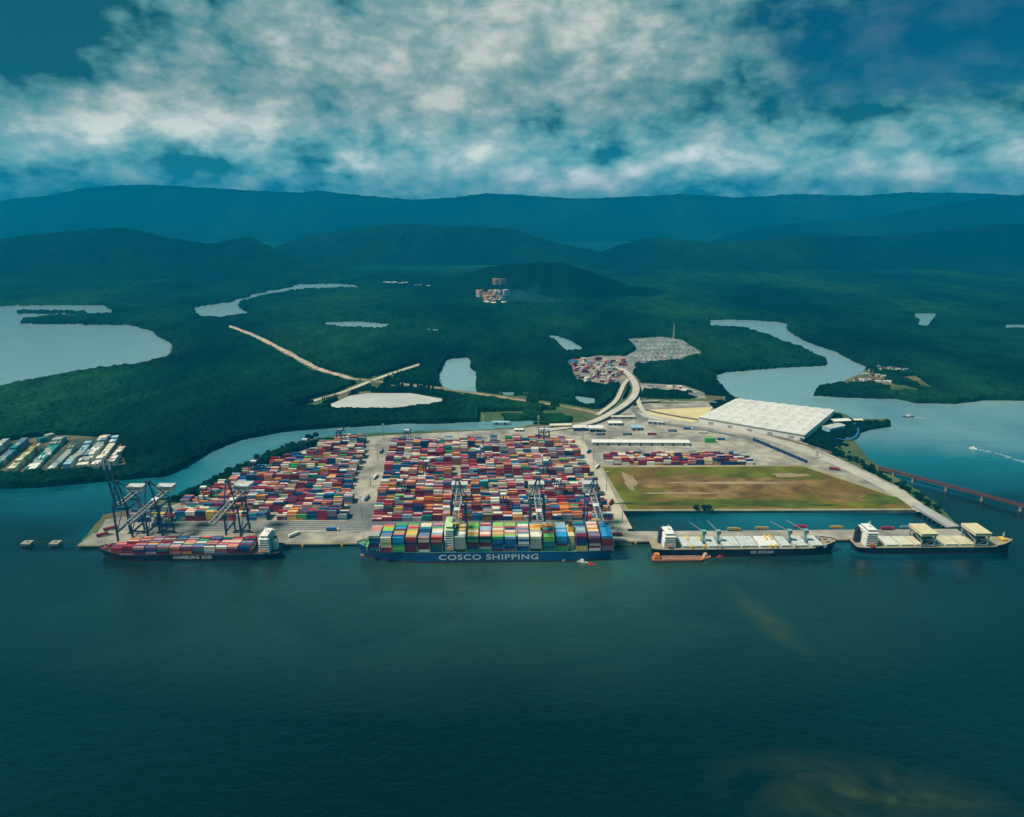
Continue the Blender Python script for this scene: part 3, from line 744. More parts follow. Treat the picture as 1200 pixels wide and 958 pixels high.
# riverside depot at the left: diagonal rows of pale boxes
dirv = (G(65, 515, 1.8)-G(28, 556, 1.8)).normalized(); ang = math.atan2(dirv.y, dirv.x)
rr = random.Random(12)
for (x0, y0, x1, y1, nw, cols) in ((-96, 560, -40, 520, 3, ['grey', 'white', 'teal']), (-70, 559, -18, 520, 3, ['cream', 'grey', 'white']), (-42, 558, 6, 521, 2, ['pale blue', 'white', 'grey']), (-16, 557, 28, 520, 2, ['slate', 'teal', 'grey']), (10, 555, 42, 527, 2, ['olive', 'cream', 'brown', 'olive']),
   (30, 554, 68, 517, 3, ['grey', 'grey', 'white', 'teal', 'slate']), (57, 553, 84, 527, 2, ['white', 'grey', 'slate', 'grey']), (76, 552, 102, 522, 2, ['white', 'grey', 'pale blue', 'grey']),
   (91, 551, 121, 513, 3, ['cream', 'white', 'grey', 'grey', 'slate']), (108, 550, 134, 517, 2, ['white', 'pale blue', 'cream']), (127, 549, 142, 530, 2, ['grey', 'pink', 'white']), (44, 519, 62, 514, 2, ['teal', 'slate', 'grey'])):
    a = G(x0, y0, 1.8); b_ = G(x1, y1, 1.8); d = b_-a; n = max(2, int(d.length/12.6)); an = math.atan2(d.y, d.x); sd = Vector((-math.sin(an), math.cos(an), 0))
    c = rr.choice(cols); h = 3
    for i in range(n):
        h = max(2, min(4, h+rr.choice((-1, 0, 0, 1))))
        for k in range(nw*2):
            if rr.random() < .05: continue
            if rr.random() < .4: c = rr.choice(cols)
            for t in range(h):
                p = a+d*((i+.5)/n)-sd*2.5*k
                BOXES.append((p.x, p.y, 1.82+t*CHT, an, CL, cidx(c)))

# ------------------------------------------------------------------ ships
def hull(parent, L_, B_, fb, bow, mats, fore=3.0, draft_show=1.6, bulb=0):
    """hull with its stern at -L/2 and bow at +L/2 when bow=+1"""
    st = np.array([0, .02, .06, .12, .25, .5, .72, .8, .86, .91, .95, .98, 1.0])
    deck = np.array([.78, .9, .97, 1, 1, 1, 1, .985, .93, .8, .58, .34, .04])
    wl = np.array([.35, .6, .85, .96, 1, 1, 1, .93, .78, .55, .3, .12, .0])
    rake = np.array([0]*9+[0, .004, .010, .02])
    rise = np.array([0, 0, 0, 0, 0, 0, 0, 0, .0, .35, .75, .9, 1])*fore
    levels = [(-2.0, 0, 1), (draft_show, 1, 1), (fb*.62, 2, 0), (fb, 3, 0)]
    k = len(st); v = []; f = []; m = []
    for i in range(k):
        for (z, li, mm) in levels:
            t = max(0, z)/fb; w = (wl[i]*(1-t**1.6)+deck[i]*t**1.6)*B_/2
            x = (st[i]-.5)*L_-(1-t)*rake[i]*L_*1.0
            if i == 0: x += (1-t)*.012*L_
            zz = z+(rise[i] if li == 3 else rise[i]*.5 if li == 2 else 0)
            v.append((x*bow, -w, zz)); v.append((x*bow, w, zz))
    nl = len(levels)
    def idx(i, l, s): return (i*nl+l)*2+s
    for i in range(k-1):
        for l in range(nl-1):
            for s in (0, 1):
                q = (idx(i, l, s), idx(i+1, l, s), idx(i+1, l+1, s), idx(i, l+1, s))
                if (s == 1) ^ (bow < 0): q = q[::-1]
                f.append(q); m.append(1 if l == 0 else 0)
        q = (idx(i, 3, 0), idx(i+1, 3, 0), idx(i+1, 3, 1), idx(i, 3, 1)); q = q if bow > 0 else q[::-1]; f.append(q); m.append(2)
    for l in range(nl-1):
        q = (idx(0, l, 1), idx(0, l, 0), idx(0, l+1, 0), idx(0, l+1, 1)); f.append(q if bow > 0 else q[::-1]); m.append(1 if l == 0 else 0)
    b = MB(); b.v = v; b.f = f; b.m = m
    o = b.build('hull', mats, parent)
    # bulwark at the bow
    bw = MB()
    for i in range(8, k-1):
        for s in (0, 1):
            a = Vector(v[idx(i, 3, s)]); c = Vector(v[idx(i+1, 3, s)]); bw.bar(a+Vector((0, 0, .55)), c+Vector((0, 0, .55)), .25, 1.3)
    bw.build('bulwark', mats[0], parent)
    return o
def lettering(text, parent, x, y, z, hgt, width, m):
    cu = bpy.data.curves.new('lettering', 'FONT'); cu.body = text; cu.size = 1; cu.extrude = .02; cu.align_x = 'CENTER'; cu.offset = .018; cu.space_character = 1.12
    cu.materials.append(m); o = bpy.data.objects.new('lettering', cu); COL.objects.link(o); o.parent = parent
    o.rotation_euler = (math.pi/2, 0, 0); o.location = (x, y, z)
    bpy.context.view_layer.update(); dx = max(.1, o.dimensions.x)
    me = bpy.data.meshes.new_from_object(o.evaluated_get(bpy.context.evaluated_depsgraph_get())); bpy.data.objects.remove(o)
    o = bpy.data.objects.new('lettering', me); COL.objects.link(o); o.parent = parent
    o.rotation_euler = (math.pi/2, 0, 0); o.location = (x, y, z)
    o.scale = (width/dx, hgt/.7, 1); return o
def window_band(parent, x0, x1, y, z0, z1, n, axis='x'):
    mb = MB()
    for i in range(n):
        a = x0+(x1-x0)*(i+.15)/n; b = x0+(x1-x0)*(i+.85)/n
        if axis == 'x': mb.box(a, b, y-.06, y+.06, z0, z1)
        else: mb.box(y-.06, y+.06, a, b, z0, z1)
    return mb.build('window_row', GLASS, parent)
def superstructure(ship, x, z0, w, d, floors, m=WHITE, top=None, wing=1.0):
    """accommodation block centred at x, w along the ship, d across"""
    mb = MB(); fh = 2.9
    for i in range(floors):
        sh = 0 if i < floors-2 else .8
        mb.box(x-w/2+sh, x+w/2-sh, -d/2+sh*1.5, d/2-sh*1.5, z0+i*fh, z0+(i+1)*fh-.12)
        mb.box(x-w/2-.4, x+w/2+.4, -d/2-.3, d/2+.3, z0+(i+1)*fh-.12, z0+(i+1)*fh)
    o = mb.build('superstructure', m, ship)
    zt = z0+floors*fh
    br = MB(); br.box(x-w/2+.5, x+w/2-.5, -d/2*wing, d/2*wing, zt, zt+.4); br.box(x-w*.38, x+w*.38, -d*.36, d*.36, zt+.4, zt+3); br.box(x-w*.42, x+w*.42, -d*.4, d*.4, zt+3, zt+3.25)
    bo = br.build('bridge', top or m, ship)
    window_band(bo, -d*.34+0, d*.34, x-w*.38-.05, zt+1.4, zt+2.4, 10, 'y'); window_band(bo, -d*.34, d*.34, x+w*.38+.05, zt+1.4, zt+2.4, 10, 'y')
    window_band(bo, x-w*.34, x+w*.34, -d*.36-.05, zt+1.4, zt+2.4, 5)
    for i in range(floors-2): window_band(o, x-w/2+1, x+w/2-1, -d/2-.05, z0+i*fh+1.1, z0+i*fh+1.9, max(3, int(w/2)))
    ms = MB(); ms.tube((x, 0, zt+3.2), (x, 0, zt+11), .45, .2); ms.bar((x, -3, zt+7), (x, 3, zt+7), .3); ms.bar((x-1.6, 0, zt+9), (x+1.6, 0, zt+9), .35, .5)
    ms.tube((x+2, 2, zt+3.2), (x+2, 2, zt+4.4), 1.0, .7); ms.build('mast', m, ship)
    lb = MB(); lb.box(x-3, x+3, -d/2-2.2, -d/2-.3, z0+fh*1.1, z0+fh*1.1+1.8, taper=.5); lb.build('lifeboat', ORANGE, ship)
    return zt
def funnel(ship, x, y, z0, h, w, d, m, capm=DARK):
    mb = MB(); mb.box(x-w/2, x+w/2, y-d/2, y+d/2, z0, z0+h, 0, .5); mb.box(x-w/2+.5, x+w/2-.5, y-d/2+.5, y+d/2-.5, z0+h, z0+h+1.2, 1, .2)
    for k in (-.8, .8): mb.tube((x+k, y, z0+h+1.2), (x+k, y, z0+h+3), .45, mi=1)
    return mb.build('funnel', [m, capm], ship)

# --- big blue container ship
sA = S(418, 655, 0); sB = S(719, 655, 0); Lc = sB-sA; Bc = 38.5; tC = -2.5-Bc/2
fbC = 13.2
cs = thing('container_ship', 'very large blue hulled container ship stacked high with boxes', 'ship', Q((sA+sB)/2, tC), TH, 'container ships at the wharf')
hull(cs, Lc, Bc, fbC, -1, [BLUEH, BOOT, DECKG], fore=3.5)
def ship_x(px, t_near=tC-Bc/2, z=20, ref=(sA+sB)/2):
    # solve s for which near side at height z projects at px
    lo, hi = -900, 900
    for _ in range(40):
        m_ = (lo+hi)/2; p = Q(m_, t_near, z); zc = p.y*CP+(CH-z)*SP
        if 600+FPX*p.x/zc < px: lo = m_
        else: hi = m_
    return lo-ref
xt0 = ship_x(514.5, z=7); xt1 = ship_x(631, z=7)
lettering('COSCO SHIPPING', cs, (xt0+xt1)/2, -Bc/2-.12, 3.9, 6.4, xt1-xt0, WHITE)
BAYS = [  # px centre, side colours top->bottom, top colours far->near
 (437.5, ['grey', 'navy', 'blue', 'navy', 'maroon', 'teal'], ['pink', 'salmon', 'salmon', 'grey', 'grey']),
 (452, ['cream', 'cream', 'olive', 'cream', 'crimson', 'crimson'], ['purple', 'orange', 'lime', 'lime', 'blue', 'slate', 'slate']),
 (466.5, ['sky blue', 'sky blue', 'blue', 'green', 'lime', 'green'], ['green', 'teal', 'sky blue', 'maroon', 'olive', 'salmon', 'navy']),
 (481.5, ['red', 'crimson', 'navy', 'maroon', 'maroon', 'maroon'], ['green', 'salmon', 'red', 'olive', 'gold', 'gold', 'olive']),
 (496.5, ['pink', 'cream', 'maroon', 'maroon', 'maroon', 'white'], ['cream', 'cream', 'teal', 'navy', 'navy', 'slate', 'slate']),
 (511.5, ['red', 'salmon', 'maroon', 'dark green', 'dark green', 'navy'], ['pink', 'purple', 'green', 'cream', 'white', 'pale blue', 'salmon']),
 (539, ['grey', 'grey', 'grey', 'grey', 'grey', 'black'], ['slate', 'gold', 'brown', 'gold', 'white', 'white', 'grey']),
 (554, ['dark green', 'green', 'maroon', 'maroon', 'navy', 'teal'], ['lime', 'lime', 'green', 'olive', 'cream', 'orange', 'olive']),
 (568.5, ['black', 'teal', 'maroon', 'maroon', 'grey', 'teal'], ['pink', 'crimson', 'pale blue', 'pale blue', 'pink', 'white', 'salmon']),
 (583.5, ['green', 'blue', 'blue', 'navy', 'blue', 'maroon'], ['lime', 'lime', 'salmon', 'cream', 'salmon', 'gold', 'olive']),
 (598, ['pale blue', 'blue', 'blue', 'blue', 'navy', 'purple'], ['olive', 'lime', 'crimson', 'navy', 'cream', 'salmon', 'lime']),
 (613.5, ['white', 'blue', 'white', 'grey', 'navy', 'blue'], ['green', 'white', 'pink', 'slate', 'pink', 'slate', 'white']),
 (628, ['cream', 'grey', 'grey', 'grey', 'grey', 'black'], ['slate', 'gold', 'orange', 'gold', 'grey', 'white', 'white']),
 (643.5, ['lime', 'lime', 'teal', 'teal', 'dark green', 'teal'], ['grey', 'orange', 'brown', 'teal', 'maroon', 'brown', 'green']),
 (658.5, ['sky blue', 'sky blue', 'blue', 'maroon', 'green', 'green'], ['grey', 'pale blue', 'pale blue', 'sky blue', 'pale blue', 'sky blue', 'sky blue']),
 (681.5, ['maroon', 'navy', 'navy', 'navy', 'gold', 'gold'], ['teal', 'navy', 'slate', 'pale blue', 'grey', 'slate', 'maroon']),
 (697, ['purple', 'maroon', 'maroon', 'grey', 'crimson', 'white'], ['cream', 'salmon', 'cream', 'orange', 'cream', 'purple', 'slate']),
 (712, ['sky blue', 'crimson', 'crimson', 'maroon', 'purple', 'purple'], ['slate', 'blue', 'sky blue', 'sky blue', 'sky blue', 'sky blue', 'sky blue'])]
def bayname(i): return ORD[i]
TIERN = ['bottom', 'second', 'third', 'fourth', 'fifth', 'top']
NR = 15; zc0 = fbC+.8; TIERS = 6
hh = 3.0   # high-cube pitch on deck
lash = MB()
for bi, (pc, side, tops) in enumerate(BAYS):
    xc = ship_x(pc, z=22)
    nrow = NR if 0 < bi else 11
    for r in range(nrow):
        yy = -(nrow-1)/2*2.5+r*2.5
        if bi == 0: pass
        for t in range(TIERS):
            if bi == 0 and t == TIERS-1 and r < 2: pass
            wp = cs.location+Vector((math.cos(TH)*xc-math.sin(TH)*yy, math.sin(TH)*xc+math.cos(TH)*yy, zc0+t*hh))
            colr = side[TIERS-1-t] if r == 0 else (tops[min(len(tops)-1, int((nrow-1-r)/(nrow-1)*len(tops)))] if t == TIERS-1 else random.choice(YP))
            if r == 0:
                o = container(wp, TH, colr, f'{colr} container, {TIERN[t]} tier at near rail, {bayname(bi)} bay from blue ship bow', 'containers on the big blue ship'); o.scale[2] = hh/CHT
            elif t == TIERS-1 and r <= 7:
                o = container(wp, TH, colr, f'{colr} container topping {ORD[r]} row in, {bayname(bi)} bay from blue ship bow', 'containers on the big blue ship'); o.scale[2] = hh/CHT
            else: BOXES.append((wp.x, wp.y, wp.z, TH, CL, cidx(colr), hh))
    lash = MB(); lash.box(xc+6.5, xc+7.3, -Bc/2+.6, Bc/2-.6, fbC, fbC+9); lash.build('lashing_bridge', STEELGREY, cs)
# accommodation tower and funnel
xs_ = ship_x(526, z=25); superstructure(cs, xs_, fbC, 9.5, 33, 9, WHITE, mat('pale_green_paint', (.45, .66, .3), .6), 1.0)
xf = ship_x(670, z=22); mb = MB()
mb.box(xf-3.6, xf+3.6, -14, 14, fbC, fbC+17); mb.build('engine_casing', BEIGE, cs); funnel(cs, xf, 0, fbC+17, 7, 6, 9, YELLOW)
# foredeck gear
mb = MB(); xb = -Lc/2
for k in (-4, 4): mb.box(xb+9, xb+12, k-1.5, k+1.5, fbC+3, fbC+5)
mb.build('windlass', DECKG, cs)
mb = MB(); mb.tube((xb+8, 0, fbC+3), (xb+8, 0, fbC+17), .5, .25); mb.bar((xb+8, -2, fbC+12), (xb+8, 2, fbC+12), .3); mb.build('foremast', YELLOW, cs)
mb = MB(); mb.box(xb+13, xb+15, -15, 15, fbC+.5, fbC+5.5); mb.build('breakwater', GREENP, cs)
mb = MB(); mb.tube((xb+14, 0, .2), (xb+3, 0, .3), 2.6, .8, n=10); mb.build('bulbous_bow', ORANGE, cs)

# --- smaller dark container ship
sA2 = S(112, 657, 0); sB2 = S(327, 657, 0); L2 = sB2-sA2; B2 = 29; t2 = -3-B2/2; fb2 = 8.2
fs = thing('container_ship', 'smaller dark hulled container ship with red boxes and white tower', 'ship', Q((sA2+sB2)/2, t2), TH, 'container ships at the wharf')
hull(fs, L2, B2, fb2, -1, [BLACKH, BOOTD, mat('deck_dark', (.09, .05, .05), .7)], fore=3)
ref2 = (sA2+sB2)/2
sx2 = lambda px, z=12: ship_x(px, t2-B2/2, z, ref2)
lettering('HAMBURG SÜD', fs, (sx2(203, 5)+sx2(248, 5))/2, -B2/2-.12, 3.0, 3.8, sx2(248, 5)-sx2(203, 5), WHITE)
FB = [(134, ['crimson', 'red']), (148, ['red', 'maroon', 'crimson']), (162, ['pink', 'navy', 'maroon']), (176, ['purple', 'navy', 'pink']), (190, ['salmon', 'teal', 'maroon']), (204, ['salmon', 'red', 'salmon']), (218, ['purple', 'crimson', 'orange']),
      (231.5, ['purple', 'teal', 'maroon']), (245, ['cream', 'white', 'grey']), (259, ['white', 'red', 'slate']), (272, ['pink', 'maroon', 'maroon']), (286, ['blue', 'navy', 'maroon'])]
for bi, (pc, side) in enumerate(FB):
    xc = sx2(pc); nt_ = len(side); nr = 11 if bi > 1 else 8
    for r in range(nr):
        yy = -(nr-1)/2*2.5+r*2.5; n_ = nt_ if r == 0 else max(1, nt_+random.choice((-1, 0, 0, 0)))
        for t in range(n_):
            wp = fs.location+Vector((math.cos(TH)*xc-math.sin(TH)*yy, math.sin(TH)*xc+math.cos(TH)*yy, fb2+1+t*2.8))
            if r == 0:
                c = side[nt_-1-t]
                o = container(wp, TH, c, f'{c} container, {["bottom","second","top"][t] if nt_==3 else ["bottom","top"][t]} tier at near rail, {bayname(bi)} bay from dark ship bow', 'containers on the smaller dark ship'); o.scale[2] = 2.8/CHT
            else:
                c = random.choice(YP+['crimson', 'red', 'pink', 'salmon']*10)
                BOXES.append((wp.x, wp.y, wp.z, TH, CL, cidx(c), 2.8))
superstructure(fs, sx2(308, 20), fb2, 11, 26, 6, WHITE)
funnel(fs, sx2(308, 20)+9.5, 0, fb2, 13, 5, 7, WHITE)
mb = MB(); xb = -L2/2; mb.tube((xb+7, 0, fb2+3), (xb+7, 0, fb2+14), .45, .2); mb.bar((xb+7, -2, fb2+10), (xb+7, 2, fb2+10), .3); mb.build('foremast', WHITE, fs)
mb = MB()
for k in (-3.5, 3.5): mb.box(xb+8, xb+11, k-1.4, k+1.4, fb2+2.6, fb2+4.4)
mb.build('windlass', RED, fs)

# --- geared bulk carrier (jib cranes)
sA3 = S(763, 650, 0); sB3 = S(984, 650, 0); L3 = sB3-sA3; B3 = 29.5; t3 = -3-B3/2; fb3 = 9.8; ref3 = (sA3+sB3)/2
b3 = thing('bulk_carrier', 'dark hulled bulk carrier with white hatch covers and jib cranes', 'ship', Q(ref3, t3), TH, 'bulk carriers at the finger pier')
hull(b3, L3, B3, fb3, 1, [BLACKH, BOOTD, DECKB], fore=3)
s3 = lambda px, z=12: ship_x(px, t3-B3/2, z, ref3)
lettering('G2 OCEAN', b3, (s3(880, 5)+s3(906, 5))/2, -B3/2-.12, 4.2, 3.2, s3(906, 5)-s3(880, 5), WHITE)
superstructure(b3, s3(786, 20), fb3, 13, 24, 5, WHITE); funnel(b3, s3(778, 20), 4, fb3, 16, 5, 6, NAVYSTEEL)
for (a, c, m_) in ((801, 826, HATCHW), (831, 843, HATCHW), (849, 868, HATCHW), (870, 889, HATCHW), (892, 914, WHITE), (917, 928, HATCHW), (933, 948, HATCHW), (953, 966, HATCHW)):
    mb = MB(); x0 = s3(a); x1 = s3(c); mb.box(x0, x1, -B3/2+3, B3/2-3, fb3, fb3+2.2)
    mb.box(x0+.3, x1-.3, -B3/2+2.7, B3/2-2.7, fb3+2.2, fb3+2.9)
    n = max(2, int((x1-x0)/4))
    for i in range(1, n): mb.box(x0+(x1-x0)*i/n-.12, x0+(x1-x0)*i/n+.12, -B3/2+2.8, B3/2-2.8, fb3+2.9, fb3+3.1, 1)
    mb.build('hatch_cover', [m_, STEELGREY], b3)
for k, (pc, jx, jz, jy) in enumerate(((828.5, -10, 12, 2), (846, -7, 13, 6), (930.5, -14, 13, 2), (950, -13, 12, 6))):
    x = s3(pc, 18); cr = MB(); cr.tube((x, 0, fb3), (x, 0, fb3+13), 1.7, 1.5, 12); cr.box(x-2.4, x+2.4, -2.2, 2.2, fb3+13, fb3+17)
    c_ = cr.build('deck_crane', mat('crane_teal', (.2, .38, .38), .6), b3)
    cb = MB(); cb.box(x+.4, x+2.2, -3.2, -2.2, fb3+13.3, fb3+15.6); cb.build('cab', GLASS, c_)
    jb = MB(); A_ = Vector((x, 2.4, fb3+14)); B_ = Vector((x+jx*1.4, 8+jy, fb3+14+jz*.7))
    for q in (-.8, .8): jb.bar(A_+Vector((0, q, 0)), B_+Vector((0, q*.4, 0)), .5)
    for i in range(7):
        p = A_+(B_-A_)*(i/7); jb.bar(p+Vector((0, -.8*(1-i*.08), 0)), p+(B_-A_)/7+Vector((0, .8*(1-i*.08), 0)), .25)
    jb.build('jib', STEELGREY, c_)
for pc in (811, 826, 846, 905, 911, 934, 968):
    mb = MB(); x = s3(pc); mb.box(x-1.2, x+1.2, -B3/2+1, -B3/2+5, fb3+.1, fb3+3.6); mb.box(x-.9, x+.9, 2, B3/2-2, fb3+3.2, fb3+4.4); mb.build('winch_platform', YELLOW if pc in (811, 826, 905, 911) else STEELGREY, b3)
mb = MB()
for k in (-3.5, 3.5): mb.box(L3/2-14, L3/2-10.5, k-1.4, k+1.4, fb3+2, fb3+4)
mb.build('windlass', DECKB, b3)
mb = MB(); mb.tube((L3/2-9, 0, fb3+2.5), (L3/2-9, 0, fb3+13), .45, .2); mb.build('foremast', WHITE, b3)

# --- bulk carrier with two beige gantry cranes
sA4 = S(1000, 646, 0); sB4 = S(1190, 646, 0); L4 = sB4-sA4; B4 = 27; t4 = -3-B4/2; fb4 = 8.6; ref4 = (sA4+sB4)/2
b4 = thing('bulk_carrier', 'dark hulled bulk carrier with two beige deck gantry cranes', 'ship', Q(ref4, t4), TH, 'bulk carriers at the finger pier')
hull(b4, L4, B4, fb4, 1, [BLACKH, BOOTD, DECKB], fore=3)
s4 = lambda px, z=10: ship_x(px, t4-B4/2, z, ref4)
superstructure(b4, s4(1024, 20), fb4, 13, 22, 6, WHITE); funnel(b4, s4(1013, 20), 3, fb4, 17, 5, 6, DARK)
mb = MB(); mb.box(s4(1024)-2.4, s4(1024)+2.4, -13.5, -11.6, fb4+.4, fb4+3, taper=.3); mb.build('rescue_boat', RED, b4)
for i in range(7):
    mb = MB(); x0 = s4(1040+i*17.5); x1 = s4(1040+i*17.5+15.5); mb.box(x0, x1, -B4/2+3, B4/2-3, fb4, fb4+2.0); mb.box(x0+.3, x1-.3, -B4/2+2.7, B4/2-2.7, fb4+2.0, fb4+2.6)
    for k in range(1, 4): mb.box(x0+(x1-x0)*k/4-.1, x0+(x1-x0)*k/4+.1, -B4/2+2.8, B4/2-2.8, fb4+2.6, fb4+2.8, 1)
    mb.build('hatch_cover', [mat('hatch_buff', (.6, .55, .38), .6, 0, .15, .1) if i not in (0, 1) else mat('hatch_pale', (.62, .62, .5), .6, 0, .1, .1), STEELGREY], b4)
for (pc) in (1090, 1153):
    x = s4(pc, 24); g = MB(); zt = fb4+14
    for sx in (-7.5, 7.5):
        for sy in (-B4/2+1.4, B4/2-1.4): g.box(x+sx-.7, x+sx+.7, sy-.7, sy+.7, fb4+.3, zt)
        g.bar((x+sx, -B4/2+1.4, fb4+7), (x+sx, B4/2-1.4, zt-1), .6)
    for sy in (-B4/2+1.4, B4/2-1.4):
        g.bar((x-7.5, sy, fb4+2), (x+7.5, sy, fb4+2), .9); g.bar((x-7.5, sy, zt-5), (x+7.5, sy, zt-5), .8)
        g.bar((x-7.5, sy, fb4+2), (x+7.5, sy, zt-5), .5)
    gg = g.build('gantry_crane', STEELGREY, b4)
    g = MB(); g.box(x-9.5, x+9.5, -B4/2+.4, B4/2-.2, zt, zt+3.2); g.box(x-9.9, x+9.9, -B4/2, B4/2+.2, zt+3.2, zt+3.6); g.build('machinery_roof', BEIGE, gg)
    g = MB(); g.box(x-9.52, x-4, -B4/2+.3, -B4/2+2.6, zt-3, zt-.1); g.build('cab', GLASS, gg)
    g = MB(); g.box(x-5, x+8, -B4/2+2, B4/2-4, fb4+3, fb4+8); g.build('trolley_grab', DARK, gg)
mb = MB(); mb.tube((L4/2-12, 0, fb4+2), (L4/2-12, 0, fb4+13), .5, .2); mb.bar((L4/2-12, -2, fb4+9), (L4/2-12, 2, fb4+9), .3); mb.build('foremast', WHITE, b4)
mb = MB(); mb.box(L4/2-15, L4/2-9, -4, 4, fb4+2.4, fb4+4.6); mb.build('windlass', YELLOW, b4)

# --- barge, tug and launches
def small_boat(label, cat, p, L_, B_, hm, sm, rz, name='workboat'):
    t_ = thing(name, label, cat, p, rz)
    mb = MB(); pts = [(-L_/2, -B_/2), (L_*.25, -B_/2), (L_*.42, -B_*.28), (L_/2, 0), (L_*.42, B_*.28), (L_*.25, B_/2), (-L_/2, B_/2)]
    mb.prism(pts, -.8, B_*.28); mb.build('hull', hm, t_)
    mb = MB(); z = B_*.28; mb.box(-L_*.25, L_*.12, -B_*.3, B_*.3, z, z+B_*.45, taper=.15); mb.box(-L_*.18, L_*.06, -B_*.24, B_*.24, z+B_*.45, z+B_*.75, taper=.1); mb.build('cabin', sm, t_)
    mb = MB(); mb.tube((-L_*.05, 0, z+B_*.7), (-L_*.05, 0, z+B_*1.3), .15); mb.build('mast', DARK, t_)
    return t_
bs0 = S(763, 655, 0); bs1 = S(823, 655, 0); tb = t3-B3/2-7
bg = thing('barge', 'long orange fuel barge moored alongside the dark bulk carrier', 'barge', Q((bs0+bs1)/2, tb), TH)
Lb = bs1-bs0; mb = MB(); mb.prism([(-Lb/2, -5), (Lb/2-3, -5), (Lb/2, -3), (Lb/2, 3), (Lb/2-3, 5), (-Lb/2, 5)], -1, 2.8, 0, 1); mb.build('hull', [RUST, mat('barge_deck', (.36, .14, .07), .7, 0, .3, .3)], bg)
mb = MB(); mb.box(-Lb/2+12, Lb/2-5, -3.4, 3.4, 2.8, 4.0); mb.build('tank_trunk', mat('trunk_buff', (.42, .24, .17), .7, 0, .3, .3), bg)
mb = MB()
for i in range(12): mb.box(-Lb/2+13+i*3.5, -Lb/2+14+i*3.5, -1.2, 1.2, 4.0, 4.8)
mb.tube((-Lb/2+12, 0, 4.3), (Lb/2-5, 0, 4.3), .3); mb.build('deck_piping', RUST, bg)
mb = MB(); mb.box(-Lb/2+2, -Lb/2+9, -3.5, 3.5, 2.8, 6.2); mb.box(-Lb/2+3, -Lb/2+8, -2.8, 2.8, 6.2, 8.6); mb.build('deckhouse', ORANGE, bg)
p = G(827, 654, 0); small_boat('small orange and cream tug at the end of the barge', 'tug', p, 13, 6, ORANGE, BEIGE, TH+.3, 'tug')
p = G(844, 653, 0); small_boat('tiny red launch off the side of the bulk carrier', 'boat', p, 8, 2.6, RED, RED, .2)
p = G(661, 658.5, 0); small_boat('small grey launch beside the blue hull under the stern bays', 'boat', p, 9, 3, DARK, STEELGREY, 0)
p = G(683, 659.5, 0); small_boat('white service launch between two others off the blue hull', 'boat', p, 13, 4, STEELGREY, WHITE, -.25)
p = G(693, 662, 0); small_boat('red topped launch nearest the stern of the blue ship', 'boat', p, 9, 3, RED, RED, 0)
p = G(1064, 489, 0); small_boat('dark small boat on the river near the wooded tip', 'boat', p, 22, 5, DARK, WHITE, math.pi)
p = G(1140, 526, 0); small_boat('small white speedboat heading a wake on the river', 'boat', p, 11, 4, WHITE, WHITE, math.pi*.85)
# wakes
def wake(label, pts, w0, w1, seed):
    P = [G(a, b, 0) for a, b in pts]; rr = random.Random(seed); mb = MB()
    n = 60
    for i in range(n):
        t = rr.random()**1.0; k = t*(len(P)-1); j = min(int(k), len(P)-2); p = P[j].lerp(P[j+1], k-j); w = w0+(w1-w0)*t
        dx = rr.gauss(0, 1)*w*.3; c = Vector((p.x+rr.gauss(0, 3), p.y+dx, .05+i*.0006)); r_ = rr.uniform(.6, 2.8)
        pts_ = [(c.x+math.cos(a)*r_*rr.uniform(.8, 3.2), c.y+math.sin(a)*r_*rr.uniform(.5, 1.1)) for a in [k2*math.pi/4 for k2 in range(8)]]
        mb.prism(pts_, c.z-.03, c.z)
    return tag(mb.build('wake', mat('foam', (.2, .32, .35), .6, 0, .2, .3)), label, 'wake', kind='stuff')
wake('white foam wake trailing from the speedboat', [(1141, 526), (1165, 531), (1205, 543), (1240, 556)], 4, 14, 2)
wake('short foam wake behind the dark boat', [(1068, 489), (1080, 490)], 2, 4, 3)

